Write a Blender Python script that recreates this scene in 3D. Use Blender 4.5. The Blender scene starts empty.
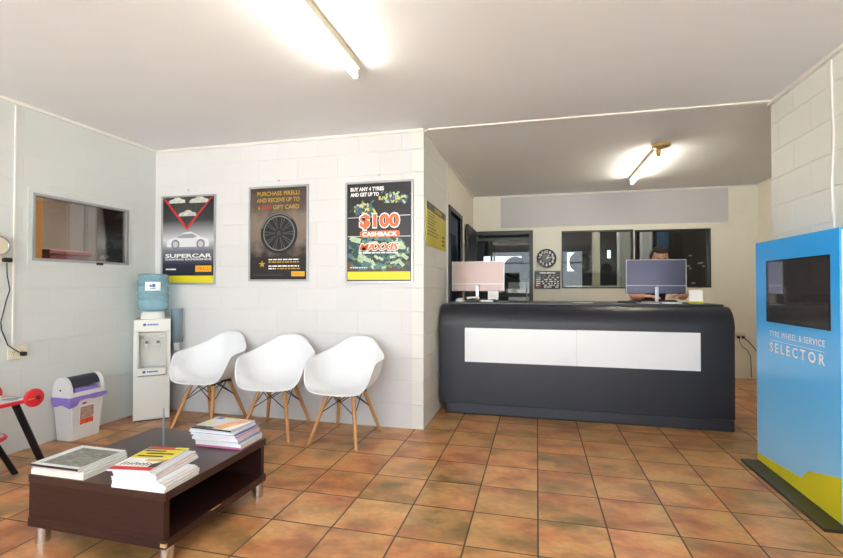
import bpy, bmesh, math, random
from math import sin, cos, pi, radians
from mathutils import Vector, Matrix
random.seed(7)
S = bpy.context.scene
COL = S.collection
H = 2.57
LX, CX, CY, RX, BY, BX = -3.699, -.936, 3.823, 1.670, 6.992, 2.849

# ------------------------------------------------------------------ materials
def nt(name):
    m = bpy.data.materials.new(name); m.use_nodes = True
    n = m.node_tree.nodes; l = m.node_tree.links
    return m, n, l, n['Principled BSDF']

def srgb(r, g, b):
    f = lambda c: (c/255/12.92 if c/255 <= .04045 else ((c/255+.055)/1.055)**2.4)
    return (f(r), f(g), f(b), 1)

def mat(name, rgb, rough=.5, metal=0, var=.06, scale=6, bump=0, bscale=60, spec=.5, coat=0, stretch=None, trans=0):
    m, n, l, p = nt(name)
    c = srgb(*rgb)
    tc = n.new('ShaderNodeTexCoord'); no = n.new('ShaderNodeTexNoise')
    no.inputs['Scale'].default_value = scale; no.inputs['Detail'].default_value = 4
    src = tc.outputs['Object']
    if stretch:
        mp = n.new('ShaderNodeMapping'); mp.inputs['Scale'].default_value = stretch
        l.new(src, mp.inputs['Vector']); src = mp.outputs['Vector']
    l.new(src, no.inputs['Vector'])
    cr = n.new('ShaderNodeValToRGB')
    cr.color_ramp.elements[0].position = .3; cr.color_ramp.elements[1].position = .7
    cr.color_ramp.elements[0].color = tuple(x*(1-var) for x in c[:3])+(1,)
    cr.color_ramp.elements[1].color = tuple(min(1, x*(1+var)) for x in c[:3])+(1,)
    l.new(no.outputs['Fac'], cr.inputs['Fac']); l.new(cr.outputs['Color'], p.inputs['Base Color'])
    p.inputs['Roughness'].default_value = rough; p.inputs['Metallic'].default_value = metal
    p.inputs['Specular IOR Level'].default_value = spec; p.inputs['Coat Weight'].default_value = coat
    if trans: p.inputs['Transmission Weight'].default_value = trans
    if bump:
        n2 = n.new('ShaderNodeTexNoise'); n2.inputs['Scale'].default_value = bscale; n2.inputs['Detail'].default_value = 3
        l.new(src, n2.inputs['Vector'])
        b = n.new('ShaderNodeBump'); b.inputs['Strength'].default_value = bump; b.inputs['Distance'].default_value = .004
        l.new(n2.outputs['Fac'], b.inputs['Height']); l.new(b.outputs['Normal'], p.inputs['Normal'])
    return m

def emit(name, rgb, strength):
    m, n, l, p = nt(name)
    p.inputs['Base Color'].default_value = srgb(*rgb)
    p.inputs['Emission Color'].default_value = srgb(*rgb); p.inputs['Emission Strength'].default_value = strength
    return m

def glass(name, tint=(235, 240, 240), refl=0.0):
    m, n, l, p = nt(name); n.remove(p)
    o = n['Material Output']
    t = n.new('ShaderNodeBsdfTransparent'); t.inputs['Color'].default_value = srgb(*tint)
    g = n.new('ShaderNodeBsdfGlossy'); g.inputs['Roughness'].default_value = .02
    f = n.new('ShaderNodeFresnel'); f.inputs['IOR'].default_value = 1.5
    a = n.new('ShaderNodeMath'); a.operation = 'ADD'; a.inputs[1].default_value = refl; a.use_clamp = True
    l.new(f.outputs[0], a.inputs[0])
    mx = n.new('ShaderNodeMixShader'); l.new(a.outputs[0], mx.inputs[0]); l.new(t.outputs[0], mx.inputs[1]); l.new(g.outputs[0], mx.inputs[2])
    l.new(mx.outputs[0], o.inputs['Surface'])
    return m

def block_mat(name, rgb, axis, mortar=.93, bump=.5, shift=0.0, rough=.55):
    m, n, l, p = nt(name)
    tc = n.new('ShaderNodeTexCoord'); sx = n.new('ShaderNodeSeparateXYZ'); l.new(tc.outputs['Object'], sx.inputs[0])
    cx = n.new('ShaderNodeCombineXYZ')
    ad = n.new('ShaderNodeMath'); ad.operation = 'ADD'; ad.inputs[1].default_value = shift+40
    l.new(sx.outputs[axis], ad.inputs[0]); l.new(ad.outputs[0], cx.inputs[0]); l.new(sx.outputs['Z'], cx.inputs[1])
    br = n.new('ShaderNodeTexBrick')
    br.inputs['Scale'].default_value = 1; br.inputs['Brick Width'].default_value = .4; br.inputs['Row Height'].default_value = .2
    br.inputs['Mortar Size'].default_value = .0045; br.inputs['Mortar Smooth'].default_value = .6
    c = srgb(*rgb)
    br.inputs['Color1'].default_value = c; br.inputs['Color2'].default_value = tuple(x*.975 for x in c[:3])+(1,)
    br.inputs['Mortar'].default_value = tuple(min(1, x*mortar) for x in c[:3])+(1,)
    l.new(cx.outputs[0], br.inputs['Vector'])
    l.new(br.outputs['Color'], p.inputs['Base Color']); p.inputs['Roughness'].default_value = rough
    no = n.new('ShaderNodeTexNoise'); no.inputs['Scale'].default_value = 45; no.inputs['Detail'].default_value = 4
    l.new(tc.outputs['Object'], no.inputs['Vector'])
    mm = n.new('ShaderNodeMath'); mm.operation = 'MULTIPLY_ADD'; mm.inputs[1].default_value = -1.0
    ms = n.new('ShaderNodeMath'); ms.operation = 'MULTIPLY'; ms.inputs[1].default_value = .18
    l.new(no.outputs['Fac'], ms.inputs[0]); l.new(br.outputs['Fac'], mm.inputs[0]); l.new(ms.outputs[0], mm.inputs[2])
    b = n.new('ShaderNodeBump'); b.inputs['Strength'].default_value = bump; b.inputs['Distance'].default_value = .006
    l.new(mm.outputs[0], b.inputs['Height']); l.new(b.outputs['Normal'], p.inputs['Normal'])
    return m

def tile_mat():
    m, n, l, p = nt('terracotta_tile')
    T = .3372; ox, oy = .0038, 2.1695
    def math_(op, a, b=None, c=None):
        k = n.new('ShaderNodeMath'); k.operation = op
        for i, v in enumerate((a, b, c)):
            if v is None: continue
            if isinstance(v, (int, float)): k.inputs[i].default_value = v
            else: l.new(v, k.inputs[i])
        return k.outputs[0]
    tc = n.new('ShaderNodeTexCoord'); sx = n.new('ShaderNodeSeparateXYZ'); l.new(tc.outputs['Object'], sx.inputs[0])
    u = math_('DIVIDE', math_('SUBTRACT', sx.outputs[0], ox), T); v = math_('DIVIDE', math_('SUBTRACT', sx.outputs[1], oy), T)
    iu, iv = math_('FLOOR', u), math_('FLOOR', v)
    fu, fv = math_('FRACT', u), math_('FRACT', v)
    du = math_('MINIMUM', fu, math_('SUBTRACT', 1, fu)); dv = math_('MINIMUM', fv, math_('SUBTRACT', 1, fv))
    d = math_('MINIMUM', du, dv)
    mr = n.new('ShaderNodeMapRange'); mr.interpolation_type = 'SMOOTHSTEP'
    mr.inputs['From Min'].default_value = .008; mr.inputs['From Max'].default_value = .017
    l.new(d, mr.inputs['Value']); tilemask = mr.outputs[0]
    cell = n.new('ShaderNodeCombineXYZ'); l.new(iu, cell.inputs[0]); l.new(iv, cell.inputs[1])
    wn = n.new('ShaderNodeTexWhiteNoise'); wn.noise_dimensions = '2D'; l.new(cell.outputs[0], wn.inputs['Vector'])
    sc = n.new('ShaderNodeVectorMath'); sc.operation = 'SCALE'; sc.inputs['Scale'].default_value = 37.0
    l.new(wn.outputs['Color'], sc.inputs[0])
    adv = n.new('ShaderNodeVectorMath'); adv.operation = 'ADD'; l.new(tc.outputs['Object'], adv.inputs[0]); l.new(sc.outputs[0], adv.inputs[1])
    mp = n.new('ShaderNodeMapping'); mp.inputs['Scale'].default_value = (1, 1.5, 1); l.new(adv.outputs[0], mp.inputs['Vector'])
    def noise(scale, detail=3, off=0):
        k = n.new('ShaderNodeTexNoise'); k.inputs['Scale'].default_value = scale; k.inputs['Detail'].default_value = detail
        k.noise_dimensions = '4D'; k.inputs['W'].default_value = off
        l.new(mp.outputs[0], k.inputs['Vector']); return k.outputs['Fac']
    n1, n2, n3 = noise(3.8, 3.5, 0), noise(2.6, 3, 5), noise(26, 4, 9)
    def ramp(fac, stops):
        k = n.new('ShaderNodeValToRGB'); e = k.color_ramp.elements
        while len(e) < len(stops): e.new(.5)
        for a, (pos, c) in zip(e, stops): a.position = pos; a.color = srgb(*c)
        l.new(fac, k.inputs['Fac']); return k.outputs['Color']
    base = ramp(n1, [(.30, (66, 46, 34)), (.42, (140, 94, 58)), (.51, (200, 142, 90)), (.66, (224, 172, 114))])
    hue = ramp(n2, [(.32, (150, 132, 78)), (.46, (204, 158, 100)), (.60, (206, 128, 82)), (.74, (160, 92, 60))])
    def mix(fac, a, b, mode='MIX'):
        k = n.new('ShaderNodeMix'); k.data_type = 'RGBA'; k.blend_type = mode
        if isinstance(fac, (int, float)): k.inputs[0].default_value = fac
        else: l.new(fac, k.inputs[0])
        for i, s in ((6, a), (7, b)):
            if isinstance(s, tuple): k.inputs[i].default_value = s
            else: l.new(s, k.inputs[i])
        return k.outputs[2]
    c = mix(.5, base, hue)
    g = ramp(n3, [(.3, (225, 225, 225)), (.7, (255, 255, 255))])
    c = mix(1, c, g, 'MULTIPLY')
    tv = n.new('ShaderNodeMapRange'); tv.inputs['To Min'].default_value = .86; tv.inputs['To Max'].default_value = 1.12
    l.new(wn.outputs['Value'], tv.inputs['Value'])
    cc = n.new('ShaderNodeCombineXYZ')
    for i in range(3): l.new(tv.outputs[0], cc.inputs[i])
    c = mix(1, c, cc.outputs[0], 'MULTIPLY')
    c = mix(tilemask, srgb(84, 72, 60), c)
    l.new(c, p.inputs['Base Color'])
    r = n.new('ShaderNodeMapRange'); r.inputs['To Min'].default_value = .24; r.inputs['To Max'].default_value = .40
    l.new(n3, r.inputs['Value']); rr = math_('ADD', r.outputs[0], math_('MULTIPLY', math_('SUBTRACT', 1, tilemask), .4))
    l.new(rr, p.inputs['Roughness'])
    p.inputs['Specular IOR Level'].default_value = .45
    hh = math_('ADD', math_('MULTIPLY', tilemask, 1), math_('MULTIPLY', n3, .12))
    b = n.new('ShaderNodeBump'); b.inputs['Strength'].default_value = .35; b.inputs['Distance'].default_value = .004
    l.new(hh, b.inputs['Height']); l.new(b.outputs['Normal'], p.inputs['Normal'])
    return m

def ramp_mat(name, axis, lo, hi, stops, rough=.35, noise=0):
    """base colour running through several tones along one axis"""
    m, n, l, p = nt(name)
    tc = n.new('ShaderNodeTexCoord'); sx = n.new('ShaderNodeSeparateXYZ'); l.new(tc.outputs['Object'], sx.inputs[0])
    mr = n.new('ShaderNodeMapRange'); mr.inputs['From Min'].default_value = lo; mr.inputs['From Max'].default_value = hi
    l.new(sx.outputs[axis], mr.inputs['Value']); fac = mr.outputs[0]
    if noise:
        no = n.new('ShaderNodeTexNoise'); no.inputs['Scale'].default_value = 9; no.inputs['Detail'].default_value = 3
        l.new(tc.outputs['Object'], no.inputs['Vector'])
        k = n.new('ShaderNodeMath'); k.operation = 'MULTIPLY_ADD'; k.inputs[1].default_value = noise
        l.new(no.outputs['Fac'], k.inputs[0]); l.new(fac, k.inputs[2])
        k2 = n.new('ShaderNodeMath'); k2.operation = 'SUBTRACT'; k2.inputs[1].default_value = noise*.5
        l.new(k.outputs[0], k2.inputs[0]); fac = k2.outputs[0]
    cr = n.new('ShaderNodeValToRGB'); e = cr.color_ramp.elements
    while len(e) < len(stops): e.new(.5)
    for a, (pos, c) in zip(e, stops): a.position = pos; a.color = srgb(*c)
    l.new(fac, cr.inputs['Fac']); l.new(cr.outputs['Color'], p.inputs['Base Color']); p.inputs['Roughness'].default_value = rough
    return m

M = {}
M['ceil'] = mat('ceiling_paint', (228, 230, 233), .8, var=.015, scale=1.5, bump=.05)
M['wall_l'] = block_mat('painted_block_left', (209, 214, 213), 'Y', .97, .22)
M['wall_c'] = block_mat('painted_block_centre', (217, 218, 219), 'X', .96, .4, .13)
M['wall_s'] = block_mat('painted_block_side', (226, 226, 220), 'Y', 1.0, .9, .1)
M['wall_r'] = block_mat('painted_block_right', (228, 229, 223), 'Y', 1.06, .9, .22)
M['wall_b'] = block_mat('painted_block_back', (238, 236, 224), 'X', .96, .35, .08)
M['panel_w'] = mat('cream_wall_sheet', (236, 232, 218), .6, var=.02)
M['tile'] = tile_mat()
M['white'] = mat('white_paint', (232, 232, 228), .5, var=.02)
M['trim'] = mat('trim_paint', (228, 226, 220), .45, var=.02)
M['alu'] = mat('brushed_aluminium', (176, 180, 184), .35, .85, .05, 30)
M['alu_l'] = mat('satin_alloy', (178, 181, 184), .35, .6, .04, 30)
M['alu_d'] = mat('dark_bronze_alloy', (64, 66, 64), .4, .5, .08, 20)
M['chrome'] = mat('chrome', (205, 207, 210), .15, 1, .02)
M['steel'] = mat('stainless', (180, 182, 186), .3, 1, .03)
M['black'] = mat('black_plastic', (22, 22, 25), .4, var=.1)
M['black_s'] = mat('black_satin', (20, 20, 22), .25, var=.1)
M['rubber'] = mat('rubber', (14, 14, 16), .8, var=.15, bump=.2)
M['counter'] = mat('counter_vinyl', (36, 39, 48), .38, var=.08, scale=3, spec=.5, bump=.03, bscale=20)
M['counter_t'] = mat('counter_top_laminate', (34, 37, 44), .3, var=.08, scale=8)
M['wpanel'] = mat('white_sign_acrylic', (243, 245, 248), .3, var=.01)
M['wood_d'] = mat('wenge_veneer', (49, 25, 22), .36, var=.28, scale=7, stretch=(1.2, 14, 14), spec=.45)
M['wood_t'] = mat('wenge_top', (58, 34, 30), .30, var=.2, scale=7, stretch=(1.2, 14, 14), spec=.5)
M['chip'] = mat('chipped_edge', (190, 150, 110), .7)
M['beech'] = mat('beech', (196, 146, 92), .45, var=.14, scale=9, stretch=(9, 9, 1.2))
M['shell'] = mat('white_polypropylene', (231, 233, 236), .32, var=.01, spec=.5)
M['wire'] = mat('black_wire', (16, 16, 18), .4, .3)
M['cooler'] = mat('cooler_plastic', (226, 228, 222), .4, var=.015)
M['cooler_i'] = mat('cooler_recess_plastic', (206, 208, 202), .45, var=.02)
M['logo_b'] = mat('blue_print', (62, 108, 178), .5)
M['paper'] = mat('white_paper', (238, 238, 236), .7, var=.03, scale=14)
M['pages'] = mat('page_block', (210, 209, 205), .8, var=.16, scale=30, stretch=(1, 1, 40))
M['yellow'] = mat('yellow_print', (226, 212, 34), .4, var=.02)
M['olive'] = mat('yellow_sign_print', (206, 192, 30), .35, var=.05)
M['grey_d'] = mat('charcoal_print', (58, 58, 58), .4)
M['inkblack'] = mat('black_print', (16, 16, 18), .35, var=.1)
M['red'] = mat('red_print', (205, 40, 42), .4)
M['white_i'] = mat('white_print', (244, 244, 244), .4, var=.01)
M['gold'] = mat('gold_print', (190, 152, 46), .4)
M['amber'] = mat('amber_print', (244, 178, 34), .4)
M['orange'] = mat('orange_print', (238, 108, 56), .4)
M['redplastic'] = mat('red_plastic', (206, 38, 54), .35, var=.05)
M['blue_p'] = mat('blue_panel', (32, 66, 110), .5)
M['board'] = mat('grey_sign_face', (196, 197, 201), .6, var=.008)
M['purple'] = mat('purple_plastic_bag', (146, 122, 212), .35, var=.12, scale=20, bump=.4, bscale=35)
M['binw'] = mat('bin_plastic', (226, 227, 228), .4, var=.015)
M['bindark'] = mat('bin_flap_plastic', (26, 26, 44), .3, var=.1)
M['kblue'] = None
M['kscreen'] = mat('dark_screen_glass', (62, 60, 62), .05, var=.05, spec=1.0, coat=.6)
M['kbase'] = mat('black_base_plate', (36, 36, 32), .35, var=.15, bump=.1)
M['cable'] = mat('white_cable_pvc', (228, 228, 222), .5)
M['cableblk'] = mat('black_cable_pvc', (30, 30, 30), .5)
M['outlet'] = mat('cream_plastic', (222, 214, 190), .4)
M['lampbody'] = mat('batten_enamel', (206, 198, 172), .5, var=.03)
M['lampold'] = mat('aged_plastic', (176, 150, 100), .5, var=.12)
M['tube'] = emit('fluorescent_tube', (255, 248, 232), 42)
M['tube2'] = emit('warm_fluorescent_tube', (255, 246, 226), 64)
M['skin'] = mat('skin', (204, 148, 120), .5, var=.06, scale=14)
M['hair'] = mat('dark_hair', (24, 17, 14), .85, var=.3, scale=50, bump=.6, bscale=90)
M['navy'] = mat('navy_cloth', (26, 28, 46), .85, var=.12, scale=30, bump=.2)
M['trouser'] = mat('charcoal_cloth', (40, 40, 44), .85, var=.12, scale=30, bump=.2)
M['eye'] = mat('eye_white', (230, 226, 220), .25)
M['rose'] = mat('monitor_back_reflection', (160, 140, 134), .36, .45, .03, 3)  # pinkish wall reflection put into the base colour
M['slate'] = mat('monitor_back_slate', (98, 98, 116), .26, .6, .05, 3)
M['glass'] = glass('window_glass')
M['glass_d'] = glass('tinted_door_glass', (205, 208, 206), .0)
M['wsgrey'] = mat('workshop_plaster', (120, 122, 124), .8, var=.08, scale=2)
M['wsdark'] = mat('workshop_dark_board', (24, 26, 28), .6, var=.2)
M['wsfloor'] = mat('workshop_concrete', (92, 92, 90), .7, var=.1)
M['orangep'] = mat('orange_post_paint', (255, 168, 70), .5, var=.05)
M['brownw'] = mat('brown_room_sheet', (126, 106, 92), .7, var=.08, scale=3)
M['concrete'] = mat('pavement_concrete', (206, 204, 198), .85, var=.08, scale=1)
def bottle_mat():
    m, n, l, p = nt('blue_bottle_plastic'); n.remove(p)
    o = n['Material Output']
    t = n.new('ShaderNodeBsdfTransparent'); t.inputs['Color'].default_value = (.74, .89, .94, 1)
    d = n.new('ShaderNodeBsdfPrincipled'); d.inputs['Base Color'].default_value = srgb(158, 200, 214); d.inputs['Roughness'].default_value = .12
    no = n.new('ShaderNodeTexNoise'); no.inputs['Scale'].default_value = 12
    mr = n.new('ShaderNodeMapRange'); mr.inputs['To Min'].default_value = .4; mr.inputs['To Max'].default_value = .6
    l.new(no.outputs['Fac'], mr.inputs['Value'])
    mx = n.new('ShaderNodeMixShader'); l.new(mr.outputs[0], mx.inputs[0]); l.new(t.outputs[0], mx.inputs[1]); l.new(d.outputs[0], mx.inputs[2])
    l.new(mx.outputs[0], o.inputs['Surface']); return m
M['bottle'] = bottle_mat()
def acrylic_mat(name, rgb, a):
    m, n, l, p = nt(name); o = n['Material Output']
    p.inputs['Base Color'].default_value = srgb(*rgb); p.inputs['Roughness'].default_value = .15
    t = n.new('ShaderNodeBsdfTransparent'); t.inputs['Color'].default_value = (.8, .84, .86, 1)
    mx = n.new('ShaderNodeMixShader'); mx.inputs[0].default_value = a
    l.new(t.outputs[0], mx.inputs[1]); l.new(p.outputs[0], mx.inputs[2]); l.new(mx.outputs[0], o.inputs['Surface']); return m
M['acrylic'] = acrylic_mat('clear_acrylic', (150, 156, 164), .55)
M['cuptube'] = acrylic_mat('smoked_blue_plastic', (150, 172, 186), .7)

# ------------------------------------------------------------------ mesh helpers
class MB:
    def __init__(s): s.bm = bmesh.new()
    def face(s, pts):
        try: return s.bm.faces.new([s.bm.verts.new(p) for p in pts])
        except ValueError: return None
    def box(s, x0, y0, z0, x1, y1, z1, bev=0, mtx=None, seg=2):
        b = bmesh.new(); bmesh.ops.create_cube(b, size=1)
        for v in b.verts:
            v.co = Vector((x0+(v.co.x+.5)*(x1-x0), y0+(v.co.y+.5)*(y1-y0), z0+(v.co.z+.5)*(z1-z0)))
        if bev: bmesh.ops.bevel(b, geom=list(b.edges), offset=bev, segments=seg, affect='EDGES', profile=.5)
        s.add(b, mtx); return s
    def add(s, b, mtx=None):
        if mtx is not None: bmesh.ops.transform(b, matrix=mtx, verts=b.verts)
        vm = {v: s.bm.verts.new(v.co) for v in b.verts}
        for f in b.faces:
            try: s.bm.faces.new([vm[v] for v in f.verts])
            except ValueError: pass
        b.free()
    def tube(s, pts, r, seg=10, cap=True):
        pts = [Vector(p) for p in pts]; n = len(pts)
        rs = r if isinstance(r, (list, tuple)) else [r]*n
        rings = []; up = None
        for i, p in enumerate(pts):
            d = (pts[min(i+1, n-1)]-pts[max(i-1, 0)]).normalized()
            if up is None: up = d.orthogonal().normalized()
            up = (up-d*up.dot(d)).normalized(); q = d.cross(up)
            rings.append([s.bm.verts.new(p+rs[i]*(up*cos(2*pi*k/seg)+q*sin(2*pi*k/seg))) for k in range(seg)])
        for a, b in zip(rings, rings[1:]):
            for k in range(seg): s.bm.faces.new((a[k], a[(k+1) % seg], b[(k+1) % seg], b[k]))
        if cap: s.bm.faces.new(rings[0][::-1]); s.bm.faces.new(rings[-1])
        return s
    def lathe(s, prof, seg=40, mtx=None):
        b = bmesh.new(); rings = []
        for r, z in prof:
            rings.append([b.verts.new((r*cos(2*pi*k/seg), r*sin(2*pi*k/seg), z)) for k in range(seg)] if r > 1e-6 else [b.verts.new((0, 0, z))])
        for a, c in zip(rings, rings[1:]):
            for k in range(seg):
                k2 = (k+1) % seg
                if len(a) == 1 and len(c) > 1: b.faces.new((a[0], c[k2], c[k]))
                elif len(c) == 1 and len(a) > 1: b.faces.new((a[k], a[k2], c[0]))
                elif len(a) > 1: b.faces.new((a[k], a[k2], c[k2], c[k]))
        s.add(b, mtx); return s
    def prism(s, poly, depth, mtx=None):
        """poly in xy, extruded along +z"""
        b = bmesh.new(); n = len(poly)
        lo = [b.verts.new((x, y, 0)) for x, y in poly]; hi = [b.verts.new((x, y, depth)) for x, y in poly]
        b.faces.new(lo[::-1]); b.faces.new(hi)
        for k in range(n): b.faces.new((lo[k], lo[(k+1) % n], hi[(k+1) % n], hi[k]))
        s.add(b, mtx); return s
    def build(s, name, m, parent=None, smooth=False, loc=None, rot=None, angle=.6):
        bmesh.ops.recalc_face_normals(s.bm, faces=s.bm.faces)
        me = bpy.data.meshes.new(name); s.bm.to_mesh(me); s.bm.free()
        me.materials.append(m)
        if smooth:
            for p in me.polygons: p.use_smooth = True
            me.set_sharp_from_angle(angle=angle)
        o = bpy.data.objects.new(name, me); COL.objects.link(o)
        if parent: o.parent = parent
        if loc: o.location = loc
        if rot: o.rotation_euler = rot
        return o

def AX(o, u, v, n=None):
    """matrix taking local x->u, y->v, z->n at origin o"""
    u, v = Vector(u), Vector(v); n = Vector(n) if n else u.cross(v)
    m = Matrix.Identity(4)
    for i, c in enumerate((u, v, n)):
        for j in range(3): m[j][i] = c[j]
    m.translation = Vector(o); return m

def tag(o, label=None, cat=None, group=None, kind=None):
    if label: o['label'] = label
    if cat: o['category'] = cat
    if group: o['group'] = group
    if kind: o['kind'] = kind
    return o
def thing(name, label, cat, loc=(0, 0, 0), rz=0, group=None):
    o = bpy.data.objects.new(name, None); COL.objects.link(o); o.empty_display_size = .05
    o.location = loc; o.rotation_euler = (0, 0, rz); return tag(o, label, cat, group)
def structure(name, loc=(0, 0, 0)):
    o = bpy.data.objects.new(name, None); COL.objects.link(o); o.location = loc; o['kind'] = 'structure'; return o
def struct(o): o['kind'] = 'structure'; return o
def copy_tree(o, parent=None):
    c = o.copy(); COL.objects.link(c)
    if parent: c.parent = parent
    for ch in list(o.children): copy_tree(ch, c)
    return c

def text_mb(mb, s, cx, cy, w, h, mtx, bold=0.0, shear=0, depth=.0008, space=1.0):
    cu = bpy.data.curves.new('t', 'FONT'); cu.body = s; cu.size = 1; cu.offset = bold; cu.shear = shear; cu.space_character = space
    cu.resolution_u = 3; cu.align_x = 'LEFT'
    ob = bpy.data.objects.new('t', cu); COL.objects.link(ob)
    dg = bpy.context.evaluated_depsgraph_get(); dg.update()
    me = bpy.data.meshes.new_from_object(ob.evaluated_get(dg))
    bpy.data.objects.remove(ob); bpy.data.curves.remove(cu)
    b = bmesh.new(); b.from_mesh(me); bpy.data.meshes.remove(me)
    xs = [v.co.x for v in b.verts]; ys = [v.co.y for v in b.verts]
    x0, x1, y0, y1 = min(xs), max(xs), min(ys), max(ys)
    for v in b.verts:
        v.co.x = cx+((v.co.x-x0)/(x1-x0)-.5)*w; v.co.y = cy+((v.co.y-y0)/(y1-y0)-.5)*h; v.co.z = depth
    mb.add(b, mtx)
def text_obj(name, s, cx, cy, w, h, mtx, m, parent, **k):
    mb = MB(); text_mb(mb, s, cx, cy, w, h, mtx, **k); return mb.build(name, m, parent)
def flat(mb, poly, mtx, d=0):
    mb.face([mtx @ Vector((x, y, d)) for x, y in poly])
def rect(x0, y0, x1, y1): return [(x0, y0), (x1, y0), (x1, y1), (x0, y1)]
def circ(cx, cy, r, n=32, ry=None): return [(cx+r*cos(2*pi*k/n), cy+(ry or r)*sin(2*pi*k/n)) for k in range(n)]

# ------------------------------------------------------------------ room shell
FY = -1.9
def wall_holes(name, m, axis, pos, thick, a0, a1, z0, z1, holes):
    """wall slab; axis 'x' runs along x at y=pos..pos+thick, axis 'y' runs along y at x=pos..pos+thick; holes = (a0,a1,z0,z1)"""
    mb = MB(); As = sorted({a0, a1, *[h[0] for h in holes], *[h[1] for h in holes]})
    t0, t1 = sorted((pos, pos+thick))
    for p, q in zip(As, As[1:]):
        cuts = sorted([(h[2], h[3]) for h in holes if h[0] <= p+1e-6 and h[1] >= q-1e-6]); z = z0
        spans = []
        for c0, c1 in cuts:
            if c0 > z+1e-6: spans.append((z, c0))
            z = c1
        if z < z1-1e-6: spans.append((z, z1))
        for s0, s1 in spans:
            if axis == 'x': mb.box(p, t0, s0, q, t1, s1)
            else: mb.box(t0, p, s0, t1, q, s1)
    return struct(mb.build(name, m))

struct(MB().box(-6, FY, -.08, 6.4, 7.1, 0).build('floor', M['tile']))
struct(MB().box(-3.9, FY-.2, H, 3.1, 7.1, H+.1).build('ceiling', M['ceil']))
WIN = (2.66, 3.505, 1.408, 1.925)
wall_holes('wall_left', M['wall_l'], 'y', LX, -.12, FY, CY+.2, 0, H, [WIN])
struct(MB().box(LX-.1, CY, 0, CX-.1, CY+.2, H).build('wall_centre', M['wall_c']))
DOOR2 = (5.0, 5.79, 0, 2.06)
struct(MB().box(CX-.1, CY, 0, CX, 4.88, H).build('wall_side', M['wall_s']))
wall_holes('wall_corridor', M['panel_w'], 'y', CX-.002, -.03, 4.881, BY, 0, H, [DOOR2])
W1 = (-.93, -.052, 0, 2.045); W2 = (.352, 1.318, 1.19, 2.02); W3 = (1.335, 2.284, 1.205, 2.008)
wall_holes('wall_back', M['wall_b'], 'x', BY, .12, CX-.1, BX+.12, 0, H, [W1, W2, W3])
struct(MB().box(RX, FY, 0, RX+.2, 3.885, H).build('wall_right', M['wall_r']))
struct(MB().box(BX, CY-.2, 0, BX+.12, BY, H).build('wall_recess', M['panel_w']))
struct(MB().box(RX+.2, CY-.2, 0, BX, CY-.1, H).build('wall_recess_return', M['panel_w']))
# shopfront behind the viewer: a wide glazed opening with mullions
wall_holes('wall_front', M['white'], 'x', FY, -.15, LX-.1, RX+.2, 0, H, [(-3.45, 1.5, .08, 2.42)])
sf = structure('window_4')
mb = MB()
for x in (-3.43, -1.8, -.15, 1.48): mb.box(x-.025, FY-.1, .08, x+.025, FY-.04, 2.42)
for z in (.1, 2.0, 2.4): mb.box(-3.45, FY-.1, z-.02, 1.5, FY-.04, z+.02)
mb.build('window_frame', M['alu'], sf)
struct(MB().box(-30, -40, -.16, 30, FY-.15, -.1).build('ground', M['concrete']))
# cornice quads and the cover strip across the ceiling
def trim(name, *a): return struct(MB().box(*a).build(name, M['trim']))
trim('trim_1', LX, FY, H-.022, LX+.02, CY-.0005, H-.0005)
trim('trim_2', LX+.02, CY-.02, H-.022, CX, CY-.0005, H-.0005)
trim('trim_3', CX+.03, CY+.005, H-.012, RX-.024, CY+.055, H-.0005)
trim('trim_4', RX-.024, FY, H-.024, RX-.0005, 3.885, H-.0005)
trim('trim_5', CX+.0005, CY+.03, H-.02, CX+.016, BY-.02, H-.0005)
trim('trim_6', CX+.016, BY-.02, H-.02, BX-.016, BY-.0005, H-.0005)
trim('trim_7', BX-.016, CY+.03, H-.02, BX-.0005, BY-.02, H-.0005)
# white strip on the corner where block wall meets the lined corridor
trim('trim_8', CX-.0005, 4.862, 0, CX+.012, 4.895, H-.02)

# ------------------------------------------------------------------ window in left wall, room behind
w = structure('window_1', (LX, 0, 0))
y0, y1, z0, z1 = WIN
mb = MB(); f = .022
for a in ((y0, z0, y1, z0+f), (y0, z1-f, y1, z1), (y0, z0+f, y0+f, z1-f), (y1-f*1.6, z0+f, y1, z1-f)):
    mb.box(-.04, a[0], a[1], .012, a[2], a[3], .002)
mb.build('window_frame', M['alu'], w)
MB().box(-.012, y0+f, z0+f, -.008, y1-f*1.6, z1-f).build('pane', M['glass'], w)
MB().box(.012, y0+.52, z0-.012, .022, y0+.58, z0+.012, .003).build('latch', M['black'], w)
mb = MB(); e = .03
for a in ((y0-e, z0-e, y1+e, z0), (y0-e, z1, y1+e, z1+e), (y0-e, z0, y0, z1), (y1, z0, y1+e, z1)):
    mb.box(0.0005, a[0], a[1], .006, a[2], a[3])
mb.build('architrave', mat('wall_grey_architrave', (208, 214, 213), .5), w)
# the room beyond it
rb = MB()
rb.box(-6.0, 2.0, .0, -5.9, 7.0, 2.6).box(-5.9, 2.0, 0, LX-.13, 2.1, 2.6).box(-5.9, 6.9, 0, LX-.13, 7.0, 2.6).box(-6, 2.0, 2.6, LX-.12, 7, 2.7)
rb.box(LX-.13, CY+.21, 0, LX-.11, 6.9, 2.6)
struct(rb.build('wall_side_room', M['brownw']))
tag(MB().box(-4.40, 2.96, 0, -4.28, 3.17, 2.55, .006).build('post', M['orangep']), 'orange painted post seen through the left wall window', 'post')
cab = thing('cupboard', 'dark cupboard with shelves at right in the left wall window', 'cupboard', (-5.2, 5.6, 0))
mb = MB().box(-.55, -.5, 0, -.5, .6, 2.2).box(-.5, -.5, 0, .3, -.45, 2.2).box(-.5, .55, 0, .3, .6, 2.2)
mb.build('carcass', M['wsdark'], cab)
for z in (.05, .6, 1.1, 1.5, 1.85, 2.16): MB().box(-.5, -.45, z, .3, .55, z+.03).build('shelf', M['wsdark'], cab)
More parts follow.
